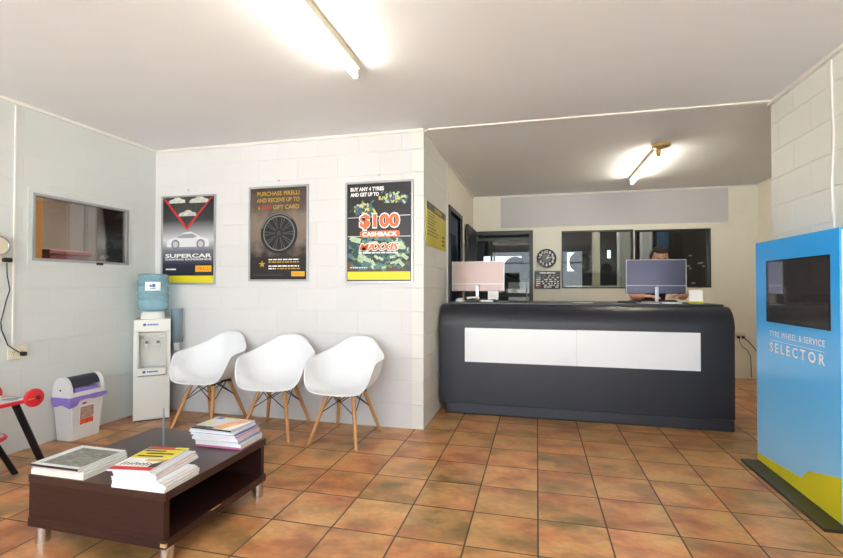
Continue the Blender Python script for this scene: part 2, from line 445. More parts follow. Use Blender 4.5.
for i, (yy, zz, hh) in enumerate(((-.3, 1.13, .25), (.1, 1.13, .3), (-.1, 1.53, .22), (.3, 1.53, .26))):
    tag(MB().box(-5.2-.3, 5.6+yy-.12, zz+.001, -5.2+.2, 5.6+yy+.12, zz+hh, .004).build('storage_box', M['blue_p']),
        ['blue box on the left of the lower shelf behind the left window', 'blue box on the right of the lower shelf behind the left window',
         'blue box on the left of the upper shelf behind the left window', 'blue box on the right of the upper shelf behind the left window'][i], 'box', 'blue boxes in the dark cupboard')
rbx = thing('crate', 'dull red crate seen low in the left wall window', 'crate', (-5.15, 3.95, 0))
MB().box(-.22, -.22, 0, .22, .22, 1.55, .01).build('body', mat('dull_red', (120, 52, 46), .6), rbx)
MB().box(-.235, -.235, 1.55, .235, .235, 1.6, .01).build('lid', mat('dull_red_lid', (104, 46, 42), .6), rbx)
mb = MB()
for yy in (3.4, 4.25, 4.9): mb.box(-5.9, yy, 0, -5.885, yy+.05, 2.6)
struct(mb.build('trim_9', mat('brown_cover_strip', (96, 82, 74), .6)))

# ------------------------------------------------------------------ doorway in corridor wall
d = structure('door_2', (CX, 0, 0))
a0, a1, _, dz = DOOR2
MB().box(-.04, a0-.05, 0, .02, a0, dz+.05).box(-.04, a1, 0, .02, a1+.05, dz+.05).box(-.04, a0, dz, .02, a1, dz+.05).build('door_frame', mat('blue_grey_door_frame', (52, 58, 66), .45), d)
# small dark room beyond
mb = MB().box(-3.4, 4.05, 0, -3.35, 6.9, 2.6).box(-3.35, 6.85, 0, CX-.12, 6.9, 2.6).box(-3.35, 4.03, 0, CX-.11, 4.08, 2.6).box(-3.4, 4.03, 2.6, CX-.11, 6.9, 2.65)
struct(mb.build('wall_store_room', mat('store_room_paint', (96, 104, 112), .8)))
cs = thing('locker', 'blue locker seen through the dark doorway beside the counter', 'locker', (-1.5, 6.3, 0))
MB().box(-.4, -.3, .05, .36, .3, 1.95, .005).build('body', M['blue_p'], cs)
MB().box(-.38, -.318, .08, .34, -.301, 1.92, .004).build('door', mat('locker_door', (40, 84, 136), .4), cs)
MB().box(-.3, -.34, 1.0, -.27, -.32, 1.14, .003).build('handle', M['steel'], cs)
MB().box(-.38, -.28, 0, .34, .28, .05).build('plinth', M['black'], cs)
# open door leaf lying flat against the corridor wall
dl = structure('door_3', (CX, 0, 0))
MB().box(.018, 6.12, .01, .055, 6.9, 2.05, .004).build('door_leaf', mat('dark_door_leaf', (36, 38, 38), .4), dl)
MB().tube([(.06, 6.2, 1.0), (.1, 6.2, 1.0), (.1, 6.3, 1.0)], .009).build('handle', M['steel'], dl)

# ------------------------------------------------------------------ glazed door and windows of back wall
d1 = structure('door_1', (0, BY, 0))
x0, x1, _, zt = W1; f = .05
MB().box(x0, -.03, 0, x0+f, .09, zt).box(x1-f, -.03, 0, x1, .09, zt).box(x0+f, -.03, zt-f, x1-f, .09, zt).box(x0+f, .0, .01, x1-f, .05, .12).box(x0+f, .0, 1.06, x1-f, .05, 1.12).box(x0+f, 0, zt-.14, x1-f, .05, zt-.1).build('door_frame', M['alu_d'], d1)
MB().box(x0+f, .02, .12, x1-f, .026, 1.06).box(x0+f, .02, 1.12, x1-f, .026, zt-.14).build('pane', M['glass_d'], d1)
MB().tube([(x1-.09, -.005, .95), (x1-.09, -.045, .95), (x1-.09, -.045, 1.2), (x1-.09, -.005, 1.2)], .008).build('handle', M['steel'], d1)
for nm, (x0, x1, z0, z1), left in (('window_2', W2, 1), ('window_3', W3, 0)):
    w = structure(nm, (0, BY, 0)); f = .018
    MB().box(x0, -.012, z0, x0+f, .1, z1).box(x1-f, -.012, z0, x1, .1, z1).box(x0+f, -.012, z1-f, x1-f, .1, z1).box(x0+f, -.012, z0, x1-f, .1, z0+f).build('window_frame', M['alu_d'], w)
    MB().box(x0+f, .03, z0+f, x1-f, .035, z1-f).build('pane', M['glass_d'], w)
mb = MB()
mb.box(W2[0]-.05, BY-.009, W2[3], W3[1]+.05, BY-.0005, W2[3]+.05).box(W3[1], BY-.009, W3[2]-.05, W3[1]+.05, BY-.0005, W3[3]+.012).box(W2[0]-.02, BY-.009, W2[2]-.04, W3[1], BY-.0005, W2[2]-.001)
struct(mb.build('trim_10', M['panel_w']))

# ------------------------------------------------------------------ workshop beyond the back wall
mb = MB()
WY = 14.0
mb.box(-4.0, 7.12, 0, -3.9, WY, 4).box(6.4, 7.12, 0, 6.5, WY, 4).box(-4, 7.12, 4, 6.5, WY+.1, 4.1)
mb.box(-4, 7.115, H+.1, 6.5, 7.13, 4).box(BX+.12, 7.115, 0, 6.5, 7.13, 4).box(-4, 7.115, 0, CX-.1, 7.13, 4)
struct(mb.build('wall_workshop', M['wsgrey']))
wall_holes('wall_workshop_rear', M['wsgrey'], 'x', WY, .1, -4, 6.5, 0, 4, [(-1.56, -.44, 1.62, 2.12), (.86, 1.08, 1.66, 2.2), (1.95, 2.05, 2.02, 2.25)])
struct(MB().box(-4, 7.1, -.1, 6.5, WY, -.001).build('floor_workshop', M['wsfloor']))
def pillar(x, y, wd, m, label):
    tag(MB().box(x-wd/2, y-.1, 0, x+wd/2, y+.1, 3.99, .005).build('pillar', m), label, 'pillar')
pm = mat('pale_pillar_paint', (214, 214, 214), .6); pc = mat('cream_pillar_paint', (214, 208, 186), .6)
pillar(1.0, 8.5, .11, pc, 'slim pale pillar through the middle of the wide back window')
pillar(1.40, 8.15, .20, pm, 'broad white pillar at right in the wide back window')
pillar(1.80, 8.5, .16, pm, 'white pillar seen behind the person through the dark window')
tag(MB().box(1.96, 8.45, 1.86, 2.14, 8.47, 2.6).build('banner', mat('banner_blue', (46, 96, 140), .5)), 'blue banner hanging in the workshop above the person', 'banner')
bd = thing('tool_board', 'black board with small pale items behind the right back window', 'board', (2.75, 9.0, 0))
MB().box(-.62, -.02, .3, .9, .02, 2.8).build('panel', M['wsdark'], bd)
rnd = random.Random(3)
for k in range(11):
    x, z = rnd.uniform(-.3, .28), rnd.uniform(1.25, 1.75); ww = rnd.uniform(.03, .07)
    MB().box(x, -.04, z, x+ww, -.021, z+.025, .003).build('hung_tool', M['paper'], bd)
rk = thing('storage_rack', 'steel rack holding tyres behind the glazed door', 'rack', (-.38, 9.1, 0))
for x in (-.45, .42):
    for y in (-.3, .3): MB().box(x-.02, y-.02, 0, x+.02, y+.02, 2.1).build('upright', M['alu_d'], rk)
for z in (.5, 1.33, 2.05): MB().box(-.45, -.3, z, .42, .3, z+.035).build('shelf', M['alu_d'], rk)
def tyre_mb(R=.3, w=.2):
    p = [(R*.62, -w*.42), (R*.72, -w*.5), (R*.9, -w*.5), (R*.98, -w*.4), (R, -w*.2), (R, w*.2), (R*.98, w*.4), (R*.9, w*.5), (R*.72, w*.5), (R*.62, w*.42), (R*.62, -w*.42)]
    return p
def tyre(label, loc, rot, R=.3, w=.2, rim=True):
    t = thing('tyre', label, 'tyre', loc, 0, 'workshop tyres'); t.rotation_euler = rot
    MB().lathe(tyre_mb(R, w), 36).build('tread', M['rubber'], t, True)
    if rim:
        mb = MB().lathe([(R*.62, -w*.35), (R*.58, -w*.2), (R*.58, w*.1), (R*.1, w*.2), (0, w*.2)], 36)
        mb.build('rim', M['alu_d'], t, True)
tyre('black tyre standing on the rack behind the glazed door', (-.40, 8.95, 1.366+.21), (pi/2, 0, .15), .21, .18, True)
tag(MB().box(-.17, 8.85, 1.3655, .04, 9.2, 1.68, .01).build('toolbox', M['wsdark']), 'dark toolbox beside the tyre on the rack behind the glazed door', 'toolbox')
tag(MB().box(-.52, 8.85, .536, -.14, 9.3, 1.30, .01).build('carton', M['paper']), 'white carton on the low shelf behind the glazed door', 'carton')
tyre('black tyre standing on a dark toolbox behind the wide back window', (.80, 9.0, 1.675), (pi/2, 0, .3), .2, .2, True)
tag(MB().box(.62, 8.85, 1.2305, .98, 9.2, 1.4745, .02).build('toolbox', M['wsdark']), 'dark toolbox under the tyre in the wide back window', 'toolbox')
cb = thing('cabinet', 'white workshop cabinet seen low in the wide back window', 'cabinet', (1.02, 9.0, 0))
MB().box(-.5, -.3, 0, .42, .32, 1.23, .008).build('body', M['white'], cb)
MB().box(-.47, -.318, .1, -.05, -.301, 1.18, .004).build('door', M['paper'], cb)
MB().box(-.03, -.318, .1, .39, -.301, 1.18, .004).build('door', M['paper'], cb)
mb = MB()
for z in (3.1, 3.3): mb.tube([(-3.9, 9.6+z*.2, z), (6.4, 9.6+z*.2, z)], .04)
mb.tube([(-3.9, 12.0, 2.75), (6.4, 12.0, 2.75)], .05)
struct(mb.build('trim_11', M['alu']))

# ------------------------------------------------------------------ camera
f_, yaw, pitch, roll = 461.2272, .2447, .0153, .0015
R0 = Vector((cos(yaw), sin(yaw), 0)); F0 = Vector((-sin(yaw), cos(yaw), 0)); U0 = Vector((0, 0, 1))
F2 = F0*cos(pitch)+U0*sin(pitch); U2 = U0*cos(pitch)-F0*sin(pitch)
R3 = R0*cos(roll)+U2*sin(roll); U3 = U2*cos(roll)-R0*sin(roll)
cd = bpy.data.cameras.new('camera'); cam = bpy.data.objects.new('camera', cd); COL.objects.link(cam)
cam.matrix_world = AX((0, 0, 1.22), R3, U3, -F2)
cd.sensor_fit = 'HORIZONTAL'; cd.sensor_width = 36; cd.lens = f_/843*36; cd.clip_start = .02
S.camera = cam

# ------------------------------------------------------------------ posters on the centre wall
def poster(label, x0, x1, z0, z1, group=None):
    cx, cz = (x0+x1)/2, (z0+z1)/2; w, h = x1-x0, z1-z0
    t = thing('poster', label, 'poster', (cx, CY-.004, cz), 0, group)
    fr = .018
    MB().box(-w/2, -.014, -h/2, -w/2+fr, 0, h/2, .002).box(w/2-fr, -.014, -h/2, w/2, 0, h/2, .002).box(-w/2+fr, -.014, h/2-fr, w/2-fr, 0, h/2, .002).box(-w/2+fr, -.014, -h/2, w/2-fr, 0, -h/2+fr, .002).build('frame', M['alu_l'], t)
    MB().tube([(-w*.22, -.006, h/2), (0, -.006, h/2+.05), (w*.22, -.006, h/2)], .0012, 6).build('hanging_cord', M['cable'], t)
    MB().tube([(0, .004, h/2+.052), (0, -.012, h/2+.052)], .006, 10).build('hook', M['steel'], t)
    return t, w, h
PM = AX((0, -.006, 0), (1, 0, 0), (0, 0, 1), (0, -1, 0))
def part_flat(name, polys, m, parent, mtx, d):
    if 1 < len(polys) <= 12 and not any(k in name for k in ('small_print', 'small_gold', 'text', 'line', 'row', 'foot', 'tag', 'ring', 'note', 'script', 'marks', 'dark_print')):
        for p in polys: o = part_flat(name, [p], m, parent, mtx, d)
        return o
    mb = MB()
    for i, p in enumerate(polys): flat(mb, p, mtx, d+i*.000006)
    return mb.build(name, m, parent)
def sheet(t, w, h, m, name='print'):
    return MB().box(-w/2+.018, -.006, -h/2+.018, w/2-.018, -.001, h/2-.018).build(name, m, t)

# poster with the silver car
X0, X1, Z0, Z1 = -3.616, -2.991, 1.232, 2.105
t, w, h = poster('framed poster of a silver car under a red V, above the water cooler', X0, X1, Z0, Z1)
sheet(t, w, h, ramp_mat('car_poster_ink', 'Z', -h/2, h/2, [(.0, (18, 20, 34)), (.22, (30, 34, 54)), (.38, (110, 116, 130)), (.50, (206, 210, 216)), (.60, (150, 152, 156)), (.72, (52, 54, 60)), (1, (20, 20, 24))]))
kx, kz = w/284, h/467
P1 = lambda x, y: ((x-174)*kx, (294.5-y)*kz)
part_flat('grey_photo', [[P1(52, 72), P1(296, 72), P1(167, 228)]], mat('dark_road_print', (58, 60, 58), .4, var=.35, scale=14), t, PM, .0004)
def car_poly(cx, cy, s):
    o = [(-1, .02), (-.98, .22), (-.8, .34), (-.45, .42), (-.2, .62), (.15, .66), (.42, .52), (.6, .40), (.92, .32), (1, .1), (.97, -.05), (-.95, -.05)]
    return [P1(cx+s*a, cy-s*b) for a, b in o]
part_flat('small_car_print', [car_poly(114, 98, 44), car_poly(230, 100, 50), car_poly(170, 168, 46)], mat('pale_car_print', (196, 198, 192), .4, var=.3, scale=30), t, PM, .0008)
part_flat('red_chevron', [[P1(42, 76), P1(50, 72), P1(168, 226), P1(166, 242)], [P1(303, 72), P1(295, 72), P1(168, 226), P1(166, 246)]], M['red'], t, PM, .0012)
part_flat('car_print', [car_poly(172, 326, 112)], mat('silver_car_print', (222, 226, 232), .3, var=.06), t, PM, .0008)
part_flat('car_window_print', [[P1(112, 284), P1(146, 264), P1(196, 262), P1(222, 278), P1(200, 286)]], mat('grey_window_print', (150, 156, 168), .3), t, PM, .0012)
part_flat('wheel_print', [[P1(cx+22*cos(a*pi/12), 318+22*kx/kz*sin(a*pi/12)) for a in range(24)] for cx in (108, 240)], mat('grey_wheel_print', (120, 124, 134), .3), t, PM, .0012)
part_flat('wheel_hub_print', [[P1(cx+14*cos(a*pi/12), 318+14*kx/kz*sin(a*pi/12)) for a in range(24)] for cx in (108, 240)], M['board'], t, PM, .0016)
a = P1(176, 378); text_obj('title_lettering', 'SUPERCAR', a[0], a[1], 243*kx, 21*kz, PM, M['white_i'], t, bold=.03, depth=.0012)
a = P1(176, 397); text_obj('subtitle_lettering', 'DRIVING EXPERIENCE', a[0], a[1], 240*kx, 10*kz, PM, M['white_i'], t, bold=.02, depth=.0012)
part_flat('logo_panel', [[P1(214, 462), P1(296, 462), P1(296, 430), P1(214, 430)]], M['amber'], t, PM, .0012)
a = P1(255, 446); text_obj('logo_lettering', 'PIRELLI', a[0], a[1], 66*kx, 16*kz, PM, M['red'], t, depth=.0018)
part_flat('small_print', [[P1(58, 452), P1(112, 452), P1(112, 445), P1(58, 445)]], M['white_i'], t, PM, .0012)
part_flat('yellow_strip', [[P1(42, 520), P1(306, 520), P1(306, 482), P1(42, 482)]], M['yellow'], t, PM, .0012)

# poster with the wheel
t, w, h = poster('framed dark poster of a black wheel with gold lettering, middle of three', -2.629, -2.012, 1.262, 2.147)
sheet(t, w, h, ramp_mat('wheel_poster_ink', 'Z', -h/2, h/2, [(0, (20, 18, 18)), (.26, (40, 34, 32)), (.42, (122, 108, 98)), (.62, (130, 116, 104)), (.78, (88, 76, 66)), (1, (62, 52, 46))], noise=.35))
kx, kz = w/313, h/497
P2 = lambda x, y: ((x-175.5)*kx, (288.5-y)*kz)
for (s, x0, x1, y, m_) in (('PURCHASE PIRELLI', 64, 285, 79, 'gold'), ('AND RECEIVE UP TO', 62, 286, 113, 'gold'), ('A', 68, 80, 151, 'gold'), ('$100', 88, 140, 151, 'red'), ('GIFT CARD', 148, 284, 151, 'gold')):
    a = P2((x0+x1)/2, y); text_obj('lettering', s, a[0], a[1], (x1-x0)*kx, 22*kz, PM, M[m_], t, bold=.015, depth=.0012)
R = .19; c = P2(180, 287)
ring = lambda r0, r1, n=48: [[(c[0]+r0*cos(2*pi*k/n), c[1]+r0*sin(2*pi*k/n)), (c[0]+r1*cos(2*pi*k/n), c[1]+r1*sin(2*pi*k/n)), (c[0]+r1*cos(2*pi*(k+1)/n), c[1]+r1*sin(2*pi*(k+1)/n)), (c[0]+r0*cos(2*pi*(k+1)/n), c[1]+r0*sin(2*pi*(k+1)/n))] for k in range(n)]
part_flat('wheel_disc_print', [circ(c[0], c[1], R, 48)], M['inkblack'], t, PM, .0008)
part_flat('rim_ring_print', ring(R*.80, R*.86)+[q for k, q in enumerate(ring(R*.93, R*.98)) if 5 < k < 22], mat('grey_rim_print', (120, 120, 120), .3), t, PM, .0012)
sp = []
for k in range(10):
    for off in (-.10, .10):
        a0 = 2*pi*k/10+off*.4; a1 = 2*pi*k/10+off
        da = .035
        sp.append([(c[0]+R*.2*cos(a0-da*2), c[1]+R*.2*sin(a0-da*2)), (c[0]+R*.8*cos(a1-da), c[1]+R*.8*sin(a1-da)), (c[0]+R*.8*cos(a1+da), c[1]+R*.8*sin(a1+da)), (c[0]+R*.2*cos(a0+da*2), c[1]+R*.2*sin(a0+da*2))])
part_flat('spoke_print', sp, mat('grey_spoke_print', (74, 72, 72), .3), t, PM, .0014)
part_flat('hub_print', [circ(c[0], c[1], R*.13, 20)], M['grey_d'], t, PM, .0018)
part_flat('dark_footer', [[P2(22, 412), P2(330, 412), P2(330, 534), P2(22, 534)]], mat('footer_ink', (24, 22, 22), .35), t, PM, .0006)
c = P2(92, 448)
part_flat('star_print', [[(c[0]+(.036 if k % 2 == 0 else .015)*sin(pi*k/5), c[1]+(.036 if k % 2 == 0 else .015)*cos(pi*k/5)) for k in range(10)]], M['gold'], t, PM, .0012)
def dashes(x0, x1, y, hh, P, rs, lo=8, hi=26):
    out = []; x = x0
    while x < x1:
        e = min(x1, x+rs.uniform(lo, hi)); out.append([P(x, y+hh/2), P(e, y+hh/2), P(e, y-hh/2), P(x, y-hh/2)]); x = e+4
    return out
rs = random.Random(5)
part_flat('small_print', dashes(126, 285, 424, 6, P2, rs)+dashes(126, 285, 458, 6, P2, rs)+dashes(126, 165, 471, 6, P2, rs), M['white_i'], t, PM, .0012)
part_flat('small_gold_print', dashes(126, 285, 437, 6, P2, rs)+dashes(172, 290, 471, 6, P2, rs), M['gold'], t, PM, .0012)
part_flat('footnote_print', [[P2(40, 507), P2(200, 507), P2(200, 501), P2(40, 501)]], M['grey_d'], t, PM, .0012)
part_flat('logo_panel', [[P2(246, 511), P2(314, 511), P2(314, 486), P2(246, 486)]], M['amber'], t, PM, .0012)
a = P2(280, 499); text_obj('logo_lettering', 'PIRELLI', a[0], a[1], 54*kx, 13*kz, PM, M['red'], t, depth=.0018)

# cashback poster
t, w, h = poster('framed cashback poster with orange lettering over bundles of green banknotes', -1.652, -1.024, 1.246, 2.14)
sheet(t, w, h, mat('cashback_poster_ink', (26, 27, 30), .35, var=.25, scale=10))
kx, kz = w/345, h/509
P3 = lambda x, y: ((x-187.5)*kx, (292.5-y)*kz)
part_flat('brown_ground_print', [[P3(28, 440), P3(346, 440), P3(346, 490), P3(28, 490)]], mat('brown_ink', (88, 58, 42), .4, var=.2), t, PM, .0003)
cols = {'green_note_print': (92, 142, 104), 'teal_note_print': (62, 112, 118), 'dark_note_print': (36, 66, 62), 'pale_note_print': (176, 196, 160), 'yellow_note_print': (214, 196, 104), 'blue_note_print': (64, 84, 120)}
qs = {k: [] for k in cols}; rs = random.Random(11)
def note(cx, cy, s, ang, key):
    c_, s_ = cos(ang), sin(ang); P = [(-s, -s*.5), (s, -s*.5), (s, s*.5), (-s, s*.5)]
    qs[key].append([P3(cx+x*c_-y*s_, cy+(x*s_+y*c_)) for x, y in P])
kk = list(cols)
for k in range(170):
    note(rs.uniform(44, 330), rs.uniform(322, 470), rs.uniform(10, 26), rs.uniform(-.5, 1.1), rs.choice(kk[:3]+kk[:4]))
for k in range(70): note(rs.gauss(105, 26), rs.gauss(178, 14), rs.uniform(5, 12), rs.uniform(0, 3), rs.choice(kk))
for k in range(80): note(rs.gauss(258, 34), rs.gauss(125, 14), rs.uniform(5, 12), rs.uniform(0, 3), rs.choice(kk))
for k in range(20): note(rs.uniform(60, 320), rs.uniform(205, 215), rs.uniform(6, 10), rs.uniform(-.2, .2), rs.choice(kk[:3]))
XL, XR = -w/2+.02, w/2-.02
clampx = lambda q: [(min(XR, max(XL, x)), y) for x, y in q]
for i, k in enumerate(cols): part_flat(k, [clampx(q) for q in qs[k]], mat(k, cols[k], .4, var=.15, scale=40), t, PM, .0005+.0002*i)
part_flat('dark_case_print', [[P3(190, 150), P3(300, 150), P3(300, 212), P3(190, 212)], [P3(32, 222), P3(344, 222), P3(344, 310), P3(32, 310)]], mat('dark_case_ink', (30, 30, 34), .4, var=.2), t, PM, .0018)
part_flat('shelf_line_print', [[P3(28, 217), P3(346, 211), P3(346, 215), P3(28, 221)], [P3(28, 311), P3(346, 315), P3(346, 319), P3(28, 315)]], M['board'], t, PM, .002)
def lettering(nm, s, x0, x1, y0, y1, mname, d, **k):
    a = P3((x0+x1)/2, (y0+y1)/2); return text_obj(nm, s, a[0], a[1], (x1-x0)*kx, (y1-y0)*kz, PM, M[mname], t, depth=d, **k)
lettering('headline_lettering', 'BUY ANY 4 TYRES', 42, 214, 66, 86, 'white_i', .0022, bold=.045)
lettering('headline_lettering', 'AND GET UP TO', 42, 188, 93, 113, 'white_i', .0022, bold=.045)
lettering('amount_outline', '$100', 86, 296, 196, 286, 'white_i', .0024, bold=.075)
lettering('amount_lettering', '$100', 92, 290, 203, 279, 'orange', .0028, bold=.045)
def pill(x0, x1, y0, y1, r):
    out = []
    for (cx, cy, a0) in ((x1-r, y0+r, -pi/2), (x1-r, y1-r, 0), (x0+r, y1-r, pi/2), (x0+r, y0+r, pi)):
        for k in range(6): a = a0+pi/2*k/5; out.append(P3(cx+r*cos(a), cy+r*sin(a)))
    return out
part_flat('cashback_pill', [pill(92, 294, 287, 318, 10)], M['orange'], t, PM, .0026)
lettering('cashback_lettering', 'CASHBACK', 104, 282, 292, 314, 'white_i', .003, bold=.04)
mb = MB()
for dx, dy in ((-5, 0), (5, 0), (0, 4), (0, -4), (-4, 3), (4, 3), (-4, -3), (4, -3)):
    a = P3(189+dx, 367+dy); text_mb(mb, 'MAXXIS', a[0], a[1], 198*kx, 34*kz, PM, bold=.004, shear=.3, depth=.0024+.00005*(dx+5))
mb.build('brand_outline', M['white_i'], t)
mb = MB()
for q, dx in enumerate((-2.5, 0, 2.5)):
    a = P3(189+dx, 367); text_mb(mb, 'MAXXIS', a[0], a[1], 196*kx, 34*kz, PM, bold=.004, shear=.3, depth=.0030+.0003*q)
mb.build('brand_lettering', M['orange'], t)
part_flat('tagline_print', dashes(90, 284, 396, 7, P3, rs, 12, 30), M['white_i'], t, PM, .0026)
part_flat('footnote_print', dashes(42, 130, 470, 5, P3, rs, 6, 16), M['white_i'], t, PM, .0026)
part_flat('yellow_strip', [[P3(28, 531), P3(346, 531), P3(346, 490), P3(28, 490)]], M['yellow'], t, PM, .0026)

# yellow notice on the side wall
t = thing('notice_sign', 'yellow notice with dark grey header on the side wall', 'sign', (CX, 4.335, 1.775))
MB().box(.0005, -.43, -.195, .008, .43, .195, .001).build('panel', M['olive'], t)
SM = AX((.008, 0, 0), (0, 1, 0), (0, 0, 1), (1, 0, 0))
part_flat('header_band', [rect(-.43, .125, .43, .195)], M['grey_d'], t, SM, .0004)
part_flat('header_print', [rect(-.12, .14, .2, .18)], M['gold'], t, SM, .0008)
rs = random.Random(4)
ln = []
for i, z in enumerate((.10, .075, .05, .025, 0, -.03, -.06, -.09)):
    for (u0, u1) in ((-.4, -.4+rs.uniform(.25, .5)),): ln.append(rect(u0, z-.006, u1, z+.004))
part_flat('text_lines', ln, mat('dark_olive_print', (110, 100, 20), .4), t, SM, .0004)
part_flat('price_marks', [rect(.24, z-.012, .36, z+.008) for z in (-.06, -.10, -.14)], M['grey_d'], t, SM, .0005)

# ------------------------------------------------------------------ wall pieces on the back wall
tag(MB().box(-.517, BY-.012, 2.09, 2.495, BY-.001, 2.546, .001).build('sign_board', M['board']), 'long blank pale grey sign board high on the back wall', 'sign')
c = thing('wall_clock', 'round black wall clock with white numerals above the small black sign', 'clock', (.141, BY-.001, 1.629))
CM = AX((0, 0, 0), (1, 0, 0), (0, 0, 1), (0, -1, 0))
MB().lathe([(.13, 0), (.137, .008), (.137, .024), (.130, .030), (.122, .026), (.122, .020)], 48, CM).build('rim', M['black'], c, True)
MB().lathe([(.124, .001), (.124, .018), (0, .018)], 48, CM).build('face', M['inkblack'], c)
part_flat('inner_dial', [circ(0, 0, .062, 32)], mat('grey_dial_print', (92, 100, 100), .4), c, CM, .0186)
mb = MB()
for k in range(1, 13):
    a = pi/2-k*pi/6; s = str(k)
    text_mb(mb, s, .096*cos(a), .096*sin(a), .042 if k > 9 else .028, .042, CM, bold=.08, depth=.0188)
mb.build('numerals', M['white_i'], c)
part_flat('hour_hand', [[(-.006, -.01), (.03, .05), (.038, .046), (.006, -.014)]], M['white_i'], c, CM, .0196)
part_flat('minute_hand', [[(-.004, .0), (.084, .022), (.085, .015), (.0, -.008)]], M['white_i'], c, CM, .0204)
p = thing('hours_sign', 'small black sign with rows of pale lettering under the clock', 'sign', (.1525, BY-.001, 1.312))
MB().box(-.1835, -.008, -.132, .1835, 0, .132, .002).build('panel', M['inkblack'], p)
HM = AX((0, -.0082, 0), (1, 0, 0), (0, 0, 1), (0, -1, 0))
MB().box(-.1835, -.0095, -.132, -.176, -.0081, .132).box(.176, -.0095, -.132, .1835, -.0081, .132).box(-.176, -.0095, .125, .176, -.0081, .132).box(-.176, -.0095, -.132, .176, -.0081, -.125).build('border', mat('bronze_edge', (96, 92, 78), .4), p)
I = lambda x, y: (x, y)
rs = random.Random(8)
part_flat('title_print', dashes(-.10, .11, .10, .022, lambda x, y: (x, y), rs, .02, .04)[:0] or [rect(-.11, .092, -.02, .114), rect(-.012, .092, .06, .114), rect(.068, .092, .11, .114)], M['paper'], p, HM, .0004)
rows = []; reds = []; greens = []
for i, z in enumerate((.062, .034, .006, -.022, -.05, -.078, -.104)):
    x = -.16
    while x < .15:
        e = min(.16, x+rs.uniform(.018, .07)); r_ = rect(x, z-.008, e, z+.008)
        (greens if (i in (0, 1, 2) and rs.random() < .35) else reds if rs.random() < .12 else rows).append(r_); x = e+rs.uniform(.008, .05)
part_flat('text_rows', rows, M['paper'], p, HM, .0004)
part_flat('red_text', reds or [rect(.05, -.05, .1, -.035)], M['red'], p, HM, .0005)
part_flat('green_text', greens or [rect(.0, .03, .06, .045)], mat('green_print', (120, 150, 96), .4), p, HM, .0005)
def outlet(label, loc, axis, w_=.115, h_=.075, group=None):
    t = thing('power_outlet', label, 'power outlet', loc, 0)
    m_ = AX((0, 0, 0), (1, 0, 0), (0, 0, 1), (0, -1, 0)) if axis == 'y' else AX((0, 0, 0), (0, 1, 0), (0, 0, 1), (1, 0, 0))
    MB().box(-w_/2, -h_/2, 0, w_/2, h_/2, .012, .003, m_).build('plate', M['outlet'], t)
    for x in (-.028, .028):
        MB().box(x-.006, h_/2-.02, .012, x+.006, h_/2-.006, .018, .001, m_).build('switch', M['white'], t)
    mb = MB()
    for x in (-.028, .028):
        for (a, b) in ((-.007, .004), (.007, .004), (0, -.014)): mb.box(x+a-.0015, b-.005, .0121, x+a+.0015, b+.005, .0126, 0, m_)
    mb.build('socket_slots', M['black'], t)
    return t, m_
t, m_ = outlet('cream double power outlet on back wall between the counter and the blue kiosk', (2.624, BY-.001, .562), 'y')
MB().box(.012, -.03, .0128, .044, .0, .04, .004, m_).build('plug', M['black'], t)
MB().box(-.046, -.03, .0128, -.012, .002, .04, .004, m_).build('plug', M['black'], t)
tag(MB().tube([(2.652, BY-.045, .545), (2.70, BY-.05, .50), (2.78, BY-.05, .40), (2.82, BY-.05, .33), (2.83, BY-.2, .012), (2.70, BY-.5, .008)], .006, 8).build('cable', M['cableblk'], None, True), 'black cable running from the back wall outlet down toward the corner', 'cable')
tag(MB().tube([(2.595, BY-.045, .545), (2.60, BY-.05, .49), (2.64, BY-.03, .42), (2.70, BY-.02, .38), (2.74, BY-.014, .30), (2.75, BY-.012, .02)], .004, 8).build('cable', M['cableblk'], None, True), 'thin black cable drooping from the left plug of the back wall outlet', 'cable')

# left wall fittings
t, m_ = outlet('cream double power outlet low on left wall with one black plug', (LX+.001, 2.567, .732), 'x', .13, .10)
MB().box(.012, -.03, .0128, .044, .0, .045, .005, m_).build('plug', M['black'], t)
tag(MB().tube([(LX+.05, 2.595, .717), (LX+.03, 2.56, .735), (LX+.015, 2.50, .79), (LX+.012, 2.462, .90), (LX+.012, 2.455, .96), (LX+.012, 2.485, 1.10), (LX+.014, 2.508, 1.19), (LX+.014, 2.49, 1.29), (LX+.03, 2.475, 1.385), (LX+.035, 2.47, 1.41)], .0036, 8).build('cable', M['cableblk'], None, True), 'black cable hanging on the left wall down to the outlet', 'cable')
tag(MB().box(LX+.0005, 2.531, .784, LX+.011, 2.542, H-.03, .002).build('conduit', M['white']), 'thin white conduit running down the left wall to the outlet', 'conduit')
t = thing('wall_unit', 'round cream wall unit at the left edge with black plug below', 'wall unit', (LX, 2.405, 1.50))
XM = AX((0, 0, 0), (0, 1, 0), (0, 0, 1), (1, 0, 0))
MB().lathe([(.075, .0005), (.08, .01), (.08, .045), (.07, .058), (.04, .062), (0, .062)], 32, XM).build('body', M['outlet'], t, True)
MB().lathe([(.068, .0585), (.071, .062), (.06, .066), (.057, .062)], 32, XM).build('ring', M['alu'], t, True)
MB().box(.0005, -.04, -.12, .04, .075, -.078, .004).build('plug_base', M['outlet'], t)
MB().box(.012, .03, -.115, .062, .09, -.082, .008).tube([(.036, .06, -.115), (.036, .066, -.09)], .012).build('plug', M['black'], t)
# right wall cable
tag(MB().tube([(RX-.006, 3.155+.012*sin(k*1.1)*(1 if k > 2 else .2), H-.03-k*.105) for k in range(11)], .006, 8).build('cable', M['cable'], None, True), 'white cable running down the right block wall behind the blue kiosk', 'cable')

